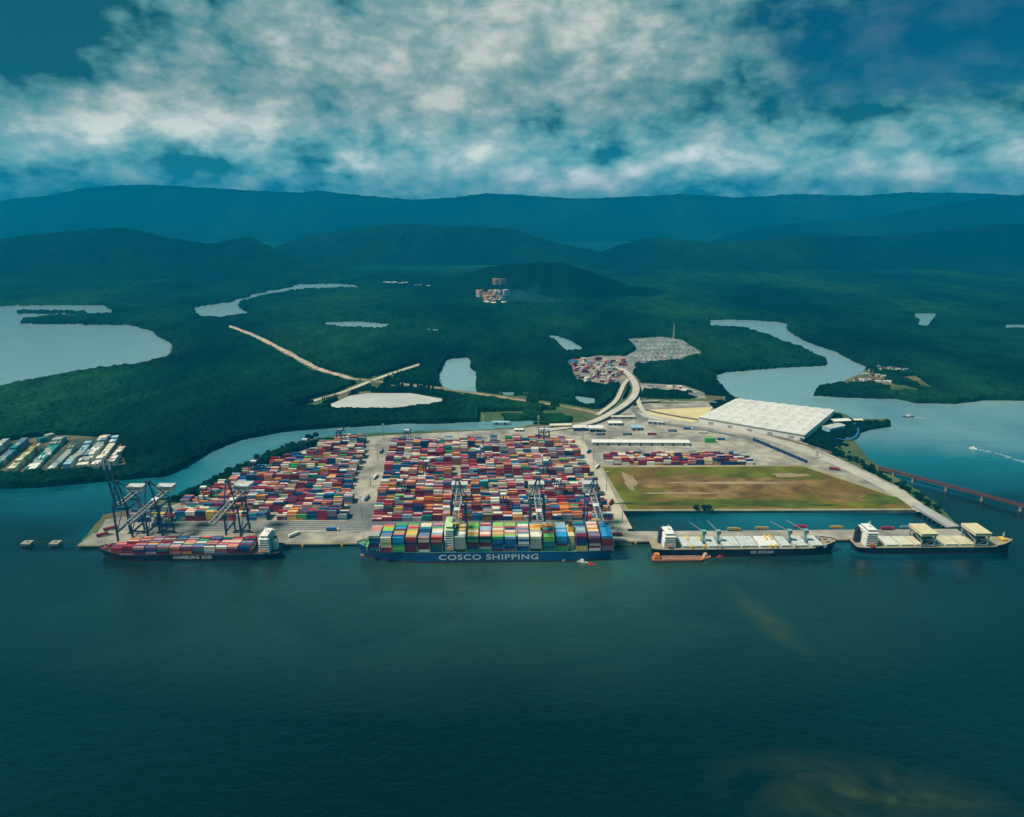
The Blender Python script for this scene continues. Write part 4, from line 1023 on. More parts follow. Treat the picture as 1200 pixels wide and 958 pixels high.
# ------------------------------------------------------------------ quay cranes
def sts(s, label, boom_up=False, trol=-20):
    t_ = thing('quay_crane', label, 'crane', Q(s, 3.2, DZ+.1), TH, 'ship to shore cranes on the wharf')
    gz = 50.0; g = 27.0; hw = 9.0
    for (sx, sy, n) in ((-1, 0, 0), (1, 0, 0), (-1, 1, 0), (1, 1, 0)):
        mb = MB(); y = sy*g; mb.bar((sx*hw, y, 1.6), (sx*hw*.92, y, gz), 1.9, 1.7, w2=1.6); mb.box(sx*hw-3.4, sx*hw+3.4, y-.7, y+.7, .3, 1.5, 1)
        for k in range(-3, 4, 2): mb.tube((sx*hw+k, y-.4, .5), (sx*hw+k, y+.4, .5), .5, mi=1)
        mb.build('leg', [NAVYSTEEL, DARK], t_)
    mb = MB()
    for y in (0, g):
        mb.bar((-hw, y, 3), (hw, y, 3), 1.6, 1.8); mb.bar((-hw, y, gz-4), (hw, y, gz-4), 1.6, 2.2); 
    for sx in (-1, 1):
        mb.bar((sx*hw, 0, 15), (sx*hw, g, 15), 1.4, 2.0); mb.bar((sx*hw, 0, gz-4), (sx*hw, g, gz-4), 1.3, 2.0)
        mb.bar((sx*hw, 0, 15), (sx*hw, g, gz-5), .9)
    mb.build('portal_frame', NAVYSTEEL, t_)
    mb = MB()
    for sx in (-1, 1):
        mb.bar((sx*6.8, 0, gz), (sx*1.6, 1.0, 79), 1.1); mb.bar((sx*6.8, g, gz), (sx*1.6, 3, 79), .8)
        mb.bar((sx*3, g+16, gz+2), (sx*1.2, 3, 78), .5)
    mb.box(-3, 3, -.5, 4, 78.5, 80.5); mb.build('apex_frame', NAVYSTEEL, t_)
    bm = MB()
    for sx in (-1, 1):
        bm.box(sx*3.3-.7, sx*3.3+.7, -1, g+24, gz, gz+2.4)
    for k in range(8): bm.box(-2.6, 2.6, k*6.6-.3, k*6.6+.3, gz+.6, gz+1.6)
    bm.build('girder', STEELGREY, t_)
    tip = 50.0
    bb = MB(); an = R(80) if boom_up else 0.0
    def bp_(y, z):   # rotate about the hinge (0,-2,gz+1.2)
        yy, zz = -(y+2), z
        return (-2-(yy*math.cos(an)-zz*math.sin(an)), gz+1.2+yy*math.sin(an)+zz*math.cos(an))
    Lb_ = tip if not boom_up else 62
    for sx in (-1, 1):
        a = bp_(-2, 0); b = bp_(-2-Lb_, 0); bb.bar((sx*3.1, *a), (sx*3.1, *b), 1.3, 2.2)
    for k in range(9):
        a = bp_(-2-Lb_*k/8.0, 0); bb.bar((-3, *a), (3, *a), .7)
    bo = bb.build('boom', STEELGREY if not boom_up else mat('boom_blue', (.07, .13, .2), .5), t_)
    if boom_up:
        a = bp_(-2-Lb_*.8, 0); b = bp_(-2-Lb_, 0); wb = MB()
        for sx in (-1, 1): wb.bar((sx*3.1, *a), (sx*3.1, *b), 1.5, 2.4)
        wb.build('boom_tip', WHITE, bo)
    st = MB()
    for sx in (-1, 1):
        for fr in (.45, .95):
            a = bp_(-2-Lb_*fr, .8); st.bar((sx*1.4, 1, 79), (sx*2.6, *a), .35)
    st.build('forestay', NAVYSTEEL, t_)
    hb = MB(); hb.box(-9.5, 9.5, g+8, g+19, gz+2.6, gz+8.4); hb.box(-10, 10, g+7.6, g+19.4, gz+8.4, gz+8.9)
    ho = hb.build('machinery_house', mat('house_grey', (.5, .52, .5), .6), t_); window_band(ho, -8, 8, g+7.95, gz+5, gz+6.2, 6)
    if not boom_up:
        cb = MB(); cb.box(-3.5, 3.5, trol-4, trol+4, gz+2.4, gz+3.4); cb.build('trolley', WHITE, t_)
        cb = MB(); cb.box(-1.2, 1.2, trol+1, trol+4, gz-3.4, gz-.4); cb.build('cab', GLASS, t_)
        cb = MB(); cb.box(-1.3, 1.3, trol-8.5, trol-6.0, gz-12, gz-11.2)
        cb.box(-6, 6, trol-8.4, trol-6.1, gz-12.3, gz-11.6)
        for q in (-1, 1): cb.bar((q, trol-7.2, gz-11.2), (q, trol-3, gz+2.4), .15)
        cb.build('spreader', YELLOW, t_)
    ld = MB()
    for k in range(8):
        z = 4+k*5.4; ld.bar((hw+1.4, g-2+4*(k % 2), z), (hw+1.4, g-2+4*((k+1) % 2), z+5.4), .5, .3)
    ld.build('stairway', STEELGREY, t_)
    return t_
def crane_s(px, dt=45): # house centre pixel -> s
    return toQ(atY(px, 568, 790))[0]
sts(crane_s(167)-1, 'westernmost blue quay crane with its boom raised upright', True)
sts(crane_s(200), 'blue quay crane next to the one with the raised boom', False, 12)
sts(crane_s(287), 'blue quay crane near the white tower of the smaller ship', False, 10)
sts(crane_s(539), 'blue quay crane just behind the white tower of the big ship', False, -22)
sts(crane_s(628), 'middle crane of the three serving the big blue ship', False, -28)
sts(crane_s(691.5), 'easternmost blue quay crane at the stern of the big ship', False, -14)

# yard gantry cranes
def rtg():
    t_ = thing('yard_crane', 'x', 'crane', group='yard gantry cranes over the stacks')
    sp = 23.6; hw = 4.5; H_ = 21
    for sy in (0, sp):
        for sx in (-hw, hw):
            mb = MB(); mb.bar((sx, sy, 1.2), (sx*.8, sy, H_), 1.0); mb.tube((sx-.9, sy, .8), (sx+.9, sy, .8), .8, mi=1); mb.build('leg', [NAVYSTEEL, TYRE], t_)
    mb = MB()
    for sy in (0, sp): mb.bar((-hw, sy, 2), (hw, sy, 2), .9, 1.2); mb.bar((-hw*.8, sy, H_-1), (hw*.8, sy, H_-1), .8)
    for sx in (-hw*.8, hw*.8): mb.bar((sx, -1, H_), (sx, sp+1, H_), 1.1, 1.5)
    mb.build('gantry_frame', NAVYSTEEL, t_)
    mb = MB(); mb.box(-4, 4, 8, 13, H_+.8, H_+2.6); mb.build('trolley', WHITE, t_)
    mb = MB(); mb.box(-1, 1, 6, 8, H_-2.6, H_-.2); mb.build('cab', GLASS, t_)
    return t_
RT = rtg(); first = True
RTP = [(283, 516, 'L', 'at the north end of the western yard'), (404, 511, 'L', 'at the northeast corner of the western yard'), (300, 556, 'L', 'in the middle of the western yard'), (352, 532, 'L', 'over the northern part of the western yard'), (240, 590, 'L', 'in the southwest of the western yard'),
       (480, 514, 'C', 'at the northwest corner of the central yard'), (633, 507, 'C', 'at the north edge by the tall mast'), (640, 512, 'C', 'just south of the one by the tall mast'), (560, 545, 'C', 'over the middle of the central yard'),
       (470, 580, 'C', 'in the southwest of the central yard'), (655, 585, 'C', 'in the southeast of the central yard'), (590, 600, 'C', 'in the first block behind the big ship'), (500, 560, 'C', 'in the western half of the central yard'), (640, 560, 'C', 'in the eastern half of the central yard')]
for (a, b_, side, where) in RTP:
    p = G(a, b_, DZ); rws = CROWS if side == 'C' else lrows
    yr = min(rws, key=lambda r: abs(r[0]-p.y))
    o = RT if first else copy_tree(RT); first = False
    p.x = max(yr[1]+9, min(yr[2]-9, p.x)); o.location = (p.x, yr[0]+(p.x-yr[1])*math.tan(TH)-3.6, DZ); o.rotation_euler[2] = TH
    o['label'] = 'dark blue gantry crane '+where

# ------------------------------------------------------------------ emit merged remaining containers
BX = np.array([(b[0], b[1], b[2], b[3], b[4], b[5], (b[6] if len(b) > 6 else CHT)) for b in BOXES])
def emit(BX, name, label):
    n = len(BX); c = np.array([(-1, -1, 0), (1, -1, 0), (1, 1, 0), (-1, 1, 0), (-1, -1, 1), (1, -1, 1), (1, 1, 1), (-1, 1, 1)], float)
    lx = c[None, :, 0]*(BX[:, 4, None]/2-.02); ly = c[None, :, 1]*(CW/2)*np.ones((n, 1)); lz = c[None, :, 2]*(BX[:, 6, None]-.07)
    ca = np.cos(BX[:, 3, None]); sa = np.sin(BX[:, 3, None])
    v = np.stack([BX[:, 0, None]+lx*ca-ly*sa, BX[:, 1, None]+lx*sa+ly*ca, BX[:, 2, None]+lz], -1).reshape(-1, 3)
    fb = np.array([(3, 2, 1, 0), (4, 5, 6, 7), (0, 1, 5, 4), (1, 2, 6, 5), (2, 3, 7, 6), (3, 0, 4, 7)])
    f = (np.arange(n)[:, None, None]*8+fb[None]).reshape(-1, 4); mi = np.repeat(BX[:, 5], 6)
    return tag(npmesh(name, v, f, PM, mi), label, 'containers', kind='stuff')
emit(BX, 'container_stacks', 'thousands of stacked multicoloured containers filling yards, holds and depots')
print('individual containers', NIND, 'merged', len(BX))

# ------------------------------------------------------------------ buildings
# great white multi-span warehouse
hW = 11.0
c_fl = G(819, 489, DZ+hW); c_bl = G(862, 467.5, DZ+hW); c_br = G(978, 481, DZ+hW); c_fr = G(943, 510, DZ+hW)
ww = thing('warehouse', 'huge white warehouse with a many ridged roof by the river', 'warehouse')
WR = mat('warehouse_roof', (.68, .66, .61), .55, 0, .07, .04, col2=(.6, .58, .54), mixscale=.05)
mb = MB(); mb.prism([c_fl.to_2d(), c_fr.to_2d(), c_br.to_2d(), c_bl.to_2d()], DZ, DZ+hW-.1); mb.build('wall', mat('warehouse_wall', (.7, .68, .62), .6, 0, .06, .1), ww)
mb = MB(); NS = 9
def bil(u, v, z):
    p = (c_fl*(1-u)+c_fr*u)*(1-v)+(c_bl*(1-u)+c_br*u)*v; return (p.x, p.y, z)
for i in range(NS):
    u0, u1, um = i/NS, (i+1)/NS, (i+.5)/NS; z0 = DZ+hW; z1 = z0+1.5; k = len(mb.v)
    mb.v += [bil(u0, -.01, z0), bil(um, -.01, z1), bil(u1, -.01, z0), bil(u0, 1.01, z0), bil(um, 1.01, z1), bil(u1, 1.01, z0)]
    for f in ((0, 1, 4, 3), (1, 2, 5, 4), (0, 2, 1), (3, 4, 5)): mb.f.append(tuple(k+q for q in f)); mb.m.append(0)
mb.build('roof', WR, ww)
for i in range(NS):
    for j in range(4):
        mb = MB(); u = (i+.5)/NS; v = (j+.6)/4.4; a = Vector(bil(u, v, DZ+hW+1.6)); mb.tube(a-Vector((0, 0, .2)), a+Vector((0, 0, 1.1)), 1.0, .8); mb.build('roof_vent', STEELGREY, ww)
for i in range(5):
    mb = MB(); u = .1+i*.19; p = Vector(bil(u, 0, DZ)); q = Vector(bil(u+.05, 0, DZ)); d = (q-p).normalized(); n_ = Vector((d.y, -d.x, 0))
    mb.quadbox([p+n_*.15, q+n_*.15, q-n_*.1, p-n_*.1], [v_+Vector((0, 0, 5.5)) for v_ in (p+n_*.15, q+n_*.15, q-n_*.1, p-n_*.1)]); mb.build('door', STEELGREY, ww)

def shed(name, label, cat, pa, pb, depth, h, roofm, wallm, roofz=2.0, doors=4, group=None, base=DZ, flat=False):
    a = G(*pa, base); b = G(*pb, base); L_ = (b-a).length; an = math.atan2(b.y-a.y, b.x-a.x)
    t_ = thing(name, label, cat, a, an, group)
    mb = MB(); mb.box(0, L_, 0, depth, 0, h); mb.build('wall', wallm, t_)
    mb = MB()
    if flat: mb.box(-.6, L_+.6, -.6, depth+.6, h+.003, h+.7)
    else: mb.gable(-.6, L_+.6, -.8, depth+.8, h+.003, h+roofz)
    mb.build('roof', roofm, t_)
    for i in range(doors):
        x = L_*(i+.5)/doors; w = min(3.5, L_/doors*.5); mb = MB(); mb.box(x-w/2, x+w/2, -.08, .05, 0, min(h*.7, 4)); mb.build('door', DARK, t_)
    return t_
shed('transit_shed', 'long white roofed transit shed beside the container row', 'shed', (694, 522.5), (808, 523), 15, 6, WHITE, mat('shed_wall', (.5, .48, .42), .7), 1.5, 9)
# gate canopy
gc = thing('gate_canopy', 'white canopy of the truck gate at the flyover foot', 'canopy', G(690, 507, DZ), 0)
Lg = (G(707, 507, DZ)-G(690, 507, DZ)).x
mb = MB(); mb.box(-.5, Lg+.5, 0, 16, 7.2, 8.4); mb.build('roof', WHITE, gc)
for x in (0.8, Lg/2, Lg-.8):
    for y in (1, 15): mb = MB(); mb.tube((x, y, 0), (x, y, 7.2), .4); mb.build('column', WHITE, gc)
mb = MB()
for i in range(5): mb.box(1.2+i*3.6, 3.2+i*3.6, 5, 10, 0, 2.8)
mb.build('booth_row', PM[cidx('blue')], gc)
shed('office_building', 'low blue walled office beside the gate canopy', 'office', (672, 505.5), (688, 505.5), 12, 6, WHITE, PM[cidx('blue')], 1, 4, flat=True)
shed('office_building', 'long low cream building at the flyover foot', 'office', (645, 502), (670, 501.5), 10, 4.5, PM[cidx('cream')], CONC, 1, 5, flat=True)
shed('workshop', 'small white workshop on the pavement under the ramp', 'workshop', (713, 499), (729, 499), 14, 5, WHITE, STEELGREY, 1.5, 3)
shed('workshop', 'pale blue workshop south of the white one', 'workshop', (740, 505), (752, 505), 16, 6, PM[cidx('pale blue')], STEELGREY, 1.5, 2)
shed('workshop', 'white long workshop along the service road', 'workshop', (716, 491), (744, 491), 9, 4, mat('cream_roof', (.55, .52, .42), .7), STEELGREY, 1.2, 3)
shed('workshop', 'grey workshop beside the sand lot', 'workshop', (759, 497), (777, 498.5), 9, 5, TIN, STEELGREY, 1.2, 3)
shed('pump_house', 'white pump house on the northern scrub by the channel', 'building', (577, 497.5), (597, 497.5), 8, 4, PM[cidx('pale blue')], WHITE, 1.2, 2, base=1.3)
shed('guard_house', 'small white guard house at the north edge of the yard', 'building', (603, 506), (613, 506), 8, 3.5, WHITE, CONC, 1, 2)
shed('processing_plant', 'pale plant building at the east end of the warehouse', 'building', (972, 507), (990, 503), 16, 7, TIN, PM[cidx('pale blue')], 1.5, 2)
shed('processing_plant', 'second low plant building nearest the curved jetty', 'building', (978, 497), (997, 496), 14, 5, WHITE, STEELGREY, 1.5, 2, base=2)
shed('boathouse', 'cream boathouse on the wooded tip of land', 'building', (1001, 495), (1011, 495), 9, 4, PM[cidx('cream')], CONC, 1.5, 1, base=2)
# curved blue jetty ring
mb = MB(); pj = [(975, 512), (990, 516), (1003, 512), (1007, 504), (1002, 496), (990, 490), (978, 488)]
o, _ = ribbon('curved_pipeway', None, pj, 3.2, 5.0, PM[cidx('blue')], .9)
tag(o, 'curved blue pipeway looping round the plant buildings', 'pipeway'); del o['kind']

# tanks / masts
def mast(label, px_, py_, h, m, base=DZ, r=.7):
    p = G(px_, py_, base); t_ = thing('lattice_mast', label, 'mast', p, 0)
    mb = MB()
    for sx in (-1, 1):
        for sy in (-1, 1): mb.bar((sx*1.8, sy*1.8, 0), (sx*r*.6, sy*r*.6, h), .35)
    n = int(h/3)
    for i in range(n):
        a = 1.8-(1.8-r*.6)*i/n; b = 1.8-(1.8-r*.6)*(i+1)/n; z0 = h*i/n; z1 = h*(i+1)/n; sg = 1 if i % 2 else -1
        mb.bar((-a*sg, -a, z0), (b*sg, -b, z1), .2); mb.bar((-a*sg, a, z0), (b*sg, b, z1), .2); mb.bar((a, a*sg, z0), (b, -b*sg, z1), .2)
    mb.build('lattice', m, t_)
    mb = MB(); mb.tube((0, 0, h*.97), (0, 0, h+5), .3); mb.box(-1, 1, -1, 1, h*.9, h*.94); mb.build('antenna', WHITE, t_)
mast('pale lattice mast standing in the forest behind the truck lot', 789, 398, 44, WHITE, 1.3)
mast('pale lattice mast beside the northern yard cranes', 631, 503, 22, STEELGREY)
mast('small mast on the scrub near the pump house', 566, 497, 16, WHITE, 1.3)
mast('slim mast at the junction by the access road', 957, 537, 14, STEELGREY)

# yard light poles
LP = None; n = 0
def light_pole():
    t_ = thing('light_mast', 'x', 'lamp mast', group='floodlight masts in the yard')
    mb = MB(); mb.tube((0, 0, 0), (0, 0, 29), .5, .25); mb.build('pole', mat('mast_grey', (.2, .22, .22), .6), t_)
    mb = MB(); mb.tube((0, 0, 28.6), (0, 0, 29.2), 1.8, 1.8, 10)
    for k in range(6):
        a = k*math.pi/3; mb.box(1.9*math.cos(a)-.4, 1.9*math.cos(a)+.4, 1.9*math.sin(a)-.4, 1.9*math.sin(a)+.4, 28.2, 29)
    mb.build('lamp_ring', STEELGREY, t_); return t_
for col_, (xa, ya, xb_, yb_, cnt, where) in enumerate(((424, 606, 450, 516, 4, 'in the central aisle'), (729, 612, 683, 520, 4, 'along the sandy road'))):
    for i in range(cnt):
        f = i/(cnt-1); p = G(xa+(xb_-xa)*f, 1, DZ) if False else G(xa, ya, DZ).lerp(G(xb_, yb_, DZ), f)
        o = light_pole() if LP is None else copy_tree(LP); LP = LP or o; o.location = p
        end = 'south' if col_ in (0, 1, 2) else 'west'
        o['label'] = f'{ORD[i]} floodlight mast from the {end} end {where}'

# far depots: trucks
def truck(label, p, rz, cab, box, group, L_=14, box_h=2.7):
    key = (cab.name, box.name, L_)
    if key in TR:
        o = copy_tree(TR[key]); o.location = p; o.rotation_euler[2] = rz; tag(o, label, 'truck', group)
        return o
    t_ = thing('trailer_truck', label, 'truck', p, rz, group)
    mb = MB(); mb.box(-L_/2, L_/2-3, -1.22, 1.22, 1.3, 1.3+box_h); mb.build('trailer', box, t_)
    mb = MB(); mb.box(L_/2-2.6, L_/2-.2, -1.2, 1.2, .7, 3.4, taper=.12); c_ = mb.build('cab', cab, t_)
    mb = MB(); mb.box(L_/2-.28, L_/2-.2, -1, 1, 2.1, 3.1); mb.build('windscreen', GLASS, c_)
    mb = MB(); mb.box(-L_/2+.2, L_/2-.4, -.9, .9, .8, 1.25)
    for x in (-L_/2+1.2, -L_/2+2.5, -L_/2+3.8, L_/2-4, L_/2-1.3):
        for y in (-1.05, 1.05): mb.tube((x, y-.15, .5), (x, y+.15, .5), .5)
    mb.build('chassis', TYRE, t_)
    TR[key] = t_
    return t_
TR = {}
rr = random.Random(5); cabs = [WHITE, WHITE, RED, PM[cidx('blue')], STEELGREY]; bxs = [PM[cidx(c)] for c in ('white', 'grey', 'white', 'cream', 'pale blue', 'salmon', 'slate')]
lotrows = [(742, 401, 800, 401), (747, 405, 808, 405.5), (752, 409.5, 815, 410), (750, 414, 819, 414.5), (742, 419, 806, 419.5), (745, 423.5, 795, 424)]
for ri, (xa, ya, xb_, yb_) in enumerate(lotrows):
    a = G(xa, ya, 1.82); b_ = G(xb_, yb_, 1.82); n = int((b_-a).length/13)
    k = 0
    for i in range(n):
        if rr.random() < .22: continue
        p = a.lerp(b_, (i+.5)/n)
        truck(f'parked truck, {ORD[ri]} forest lot row from the north, {ORD[k]} from its west end', p, rr.choice((1.3, 1.4, 1.25)), rr.choice(cabs), rr.choice(bxs), 'trucks parked in the forest lot'); k += 1
# trucks and vehicles on the terminal
places = [(704, 510, .05, 'dark', 'east of the gate canopy'), (735, 510, .05, 'dark', 'on the pavement north of the white shed'), (764, 510, 0, 'red', 'north of the white shed near its middle'), (788, 506, 0, 'dark', 'on the pavement below the service road'), (806, 503.5, -.1, 'blue', 'on the pavement east of the others'),
          (824, 508, -.1, 'white', 'near the green boxes'), (846, 516, 0, 'blue', 'right of the green boxes'), (978, 551, -.35, 'red', 'on the access road beyond the field'), (722, 628, 0, 'red', 'on the apron off the stern of the blue ship'), (726, 634, 0, 'white', 'at the wharf edge off the stern of the blue ship'),
          (345, 628, .9, 'white', 'crossing the apron right of the white tower'), (130, 621, .6, 'red', 'on the west apron beyond the smaller ship'), (122, 628, .6, 'crimson', 'at the southwest corner of the apron'), (860, 622, 0, 'yellow', 'on the finger pier behind the hatches'), (893, 621, 0, 'yellow', 'on the pier beside the second pair of jibs'), (938, 619, 0, 'red', 'on the pier behind the last jib crane'), (980, 620, 0, 'yellow', 'on the pier between the two bulk carriers'),
          (1040, 621, 0, 'red', 'on the pier right of the second white tower'), (1062, 620, 0, 'dark', 'on the pier before the first beige gantry'), (430, 585, 1.4, 'dark', 'in the central aisle halfway up'), (447, 530, 1.4, 'dark', 'in the central aisle near its north end'), (440, 560, 1.4, 'white', 'alone in the upper middle of the central aisle'), (390, 622, 0, 'blue', 'on the apron asphalt below the aisle'), (700, 548, 1.15, 'white', 'on the sandy road beside the field corner'), (690, 530, 1.15, 'blue', 'on the northern sandy road'), (716, 590, 1.15, 'red', 'low on the sandy road')]
cm_ = {'dark': (DARK, PM[cidx('slate')]), 'red': (RED, PM[cidx('crimson')]), 'crimson': (WHITE, PM[cidx('crimson')]), 'blue': (WHITE, PM[cidx('blue')]), 'white': (WHITE, PM[cidx('white')]), 'yellow': (mat('dull_yellow', (.4, .27, .07)), mat('dull_yellow', (.4, .27, .07)))}
for (a, b_, r, c, w) in places:
    truck(f'{c} truck {w}', G(a, b_, DZ+.35 if (a, b_) != (978, 551) else DZ+.32), r, *cm_[c], 'trucks on the terminal', 16)
# freight wagons along the access road
wag = None; a = G(882, 516, DZ+.6); b_ = G(946, 543, DZ+.6); n = int((b_-a).length/14.2); an = math.atan2((b_-a).y, (b_-a).x)
for i in range(n):
    p = a.lerp(b_, (i+.5)/n)
    if wag is None:
        wag = thing('freight_wagon', 'x', 'wagon', p, an, 'wagons standing beside the access road')
        mb = MB(); mb.box(-6.4, 6.4, -1.4, 1.4, 1.1, 4.2, taper=.1); mb.box(-6.2, 6.2, -.5, .5, 4.2, 4.5); mb.build('body', PM[cidx('navy')], wag)
        for x in (-4.6, 4.6): 
            mb = MB(); mb.box(x-1.6, x+1.6, -1.1, 1.1, 0.1, 1.0); mb.build('bogie', TYRE, wag)
        o = wag
    else: o = copy_tree(wag); o.location = p
    o['label'] = f'dark blue freight wagon, {ORD[i]} from the northwest end of the train'

# village houses, quarry, far settlement
def house(label, p, rz, L_, D_, H_, roofm, wallm, group, name='house', cat='house'):
    t_ = thing(name, label, cat, p, rz, group)
    mb = MB(); mb.box(-L_/2, L_/2, -D_/2, D_/2, 0, H_); w = mb.build('wall', wallm, t_)
    mb = MB(); mb.gable(-L_/2-.5, L_/2+.5, -D_/2-.5, D_/2+.5, H_+.003, H_+D_*.28); mb.build('roof', roofm, t_)
    mb = MB(); mb.box(-.7, .7, -D_/2-.06, -D_/2+.05, 0, 2.2); mb.build('door', DARK, t_)
    return t_
rr = random.Random(21); vr = [(1004, 446, 8), (1010, 440, 8), (1018, 435, 8), (1028, 431.5, 6)]
rms = [(TIN, 'grey roofed'), (PM[cidx('grey')], 'dull roofed'), (RUST, 'rusty roofed'), (PM[cidx('slate')], 'slate roofed')]
for ri, (xa, ya, cnt) in enumerate(vr):
    for i in range(cnt):
        p = G(xa+i*6.4+rr.uniform(-1.5, 1.5), ya+i*.5+rr.uniform(-.8, .8), 1.3); rm, rn = rr.choice(rms)
        house(f'{rn} village house, {ORD[ri]} row back from the river, {ORD[i]} from the west', p, rr.uniform(-.5, .5), rr.uniform(8, 12), rr.uniform(6, 8), 3.5, rm, rr.choice([WHITE, CONC, BEIGE]), 'houses of the riverside village')
far = [(453, 331), (459, 333), (463, 331), (469, 334), (474, 333), (512, 339), (518, 341), (524, 344), (528, 343), (541, 345), (536, 340), (548, 338), (490, 336), (500, 337), (586, 343), (563, 350)]
for i, (a, b_) in enumerate(far):
    b_ = max(b_, 332.5); house(f'pale farm shed on the far plain before the hills, {ORD[i]} counted from the west', G(a, b_, 1.2), rr.uniform(-.3, .3), rr.uniform(20, 38), 16, 5, TIN, TIN, 'pale sheds on the far plain', 'farm_shed', 'shed')
# quarry terraces on the dome hill flank
QM = mat('quarry_rock', (.68, .33, .2), .9, 0, .3, .03, col2=(.5, .5, .46), mixscale=.02)
QM2 = mat('quarry_dark', (.42, .24, .17), .9, 0, .3, .03)
qy = thing('quarry', 'pale pink stepped quarry face cut in the dome hill', 'quarry', (0, 0, 0))
rr = random.Random(4)
for i in range(44):
    a = rr.gauss(580, 10); b_ = rr.choice((327, 340, 343, 346, 349, 351, 353, 355, 356)); a = a if b_ > 330 else 585+rr.uniform(-4, 4); w = rr.uniform(14, 42); dpt = rr.uniform(12, 34)
    Yq = G(a, 355.5, 1.2).y+max(0, (355-b_))*8; p = atY(a, b_, Yq); mb = MB()
    pts = [(p.x+math.cos(k*math.pi/5)*w/2*rr.uniform(.5, 1.2), Yq+math.sin(k*math.pi/5)*dpt/2*rr.uniform(.6, 1.2)) for k in range(10)]
    mb.prism(pts, max(-2, p.z-30), max(5, p.z)); mb.build('terrace', QM2 if rr.random() < .4 else QM, qy)
for i, (a, b_) in enumerate(((570, 356), (578, 357), (590, 356.5))):
    house(f'pale quarry shed at the foot of the quarry, {ORD[i]} from the west', G(a, b_, 1.2), 0, 22, 14, 7, PM[cidx('cream')], BEIGE, 'quarry sheds', 'quarry_shed', 'shed')

# smoke by the quarry
sm = bpy.data.materials.new('smoke_volume'); sm.use_nodes = True; nt = sm.node_tree; nt.nodes.clear()
out = nt.nodes.new('ShaderNodeOutputMaterial'); pv = nt.nodes.new('ShaderNodeVolumePrincipled'); pv.inputs['Color'].default_value = (.12, .5, .75, 1); pv.inputs['Density'].default_value = .003
nt.links.new(pv.outputs[0], out.inputs['Volume'])
bm = bmesh.new()
for (a, b_, Yq, r, sy) in ((596, 348, 2830, 45, .55), (606, 346, 2830, 50, .5), (617, 348, 2830, 50, .42), (628, 350, 2830, 48, .35), (638, 352, 2830, 45, .3), (648, 354, 2830, 38, .25), (625, 342, 2840, 24, .9), (629, 335, 2850, 16, 1.2)):
    p = atY(a, b_, Yq); bmesh.ops.create_icosphere(bm, subdivisions=3, radius=r, matrix=Matrix.Translation((p.x, p.y, max(p.z, r*sy+4))) @ Matrix.Diagonal((1.2, 1, sy, 1)))
for v in bm.verts:
    k = .75+.5*float(vnoise(np.array([v.co.x]), np.array([v.co.z*1.3]), 22)[0]); v.co.y = 2830+(v.co.y-2830)*k
me = bpy.data.meshes.new('smoke'); bm.to_mesh(me); bm.free(); me.materials.append(sm)
o = bpy.data.objects.new('smoke', me); COL.objects.link(o); tag(o, 'thin pale smoke drifting across the dome hill', 'smoke', kind='stuff')

# ------------------------------------------------------------------ individual trees on the river bank by the road
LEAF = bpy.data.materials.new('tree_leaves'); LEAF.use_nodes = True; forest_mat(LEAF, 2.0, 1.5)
BARK = mat('bark', (.1, .07, .045), .9)
def tree_mesh(seed, h, r):
    rr = random.Random(seed); bm = bmesh.new()
    for i in range(15):
        a = rr.random()*6.28; d = r*.75*math.sqrt(rr.random()); z = h*(.5+.45*rr.random()); q = r*rr.uniform(.25, .45)
        ret = bmesh.ops.create_icosphere(bm, subdivisions=2, radius=q, matrix=Matrix.Translation((d*math.cos(a), d*math.sin(a), z)) @ Matrix.Diagonal((1, 1, .7, 1)))
        for v in ret['verts']: v.co += Vector((rr.gauss(0, 1), rr.gauss(0, 1), rr.gauss(0, 1)))*q*.16
    # loose leaf sprays
    for i in range(260):
        a = rr.random()*6.28; u = rr.random(); d = r*(.5+.6*rr.random()); z = h*(.42+.6*u); d *= math.sqrt(max(.1, 1-((u-.4)/.75)**2))
        c = Vector((d*math.cos(a), d*math.sin(a), z)); s = rr.uniform(.25, .6)
        vs = [bm.verts.new(c+Vector((rr.gauss(0, s), rr.gauss(0, s), rr.gauss(0, s)))) for _ in range(3)]; bm.faces.new(vs)
    me = bpy.data.meshes.new('crown'); bm.to_mesh(me); bm.free(); me.materials.append(LEAF)
    t = MB(); t.tube((0, 0, 0), (rr.uniform(-.3, .3), 0, h*.55), r*.1, r*.05)
    for k in range(3):
        a = rr.random()*6.28; t.tube((0, 0, h*.4), (r*.45*math.cos(a), r*.45*math.sin(a), h*.7), r*.045, r*.02, 6)
    tm = bpy.data.meshes.new('trunk'); tm.from_pydata(t.v, [], t.f); tm.materials.append(BARK)
    return me, tm
TM = [tree_mesh(50+i, rr_h, rr_r) for i, (rr_h, rr_r) in enumerate(((9, 4.2), (7, 3.8), (11, 4.6), (6, 3.0)))]
rr = random.Random(77)
def treeline(pts, n, where, group, jy=3, base=3.0, nm='bank_tree'):
    P = [G(a, b, base) for a, b in pts]; seg = [(P[i+1]-P[i]).length for i in range(len(P)-1)]; tot = sum(seg)
    for i in range(n):
        d = tot*(i+.5+rr.uniform(-.3, .3))/n; j = 0
        while j < len(seg)-1 and d > seg[j]: d -= seg[j]; j += 1
        p = P[j].lerp(P[j+1], min(1, d/seg[j])); k = rr.randrange(4); me, tm = TM[k]
        t_ = thing(nm, f'{["tall","round","tallest sort of","small"][k]} green tree, {ORD[i]} {where}', 'tree', (p.x+rr.gauss(0, jy), p.y+rr.gauss(0, jy), base-1.9), rr.random()*6, group)
        for nme, m_ in (('trunk', tm), ('crown', me)):
            o = bpy.data.objects.new(nme, m_); COL.objects.link(o); o.parent = t_
        s = rr.uniform(.8, 1.2); t_.scale = (s, s, s)
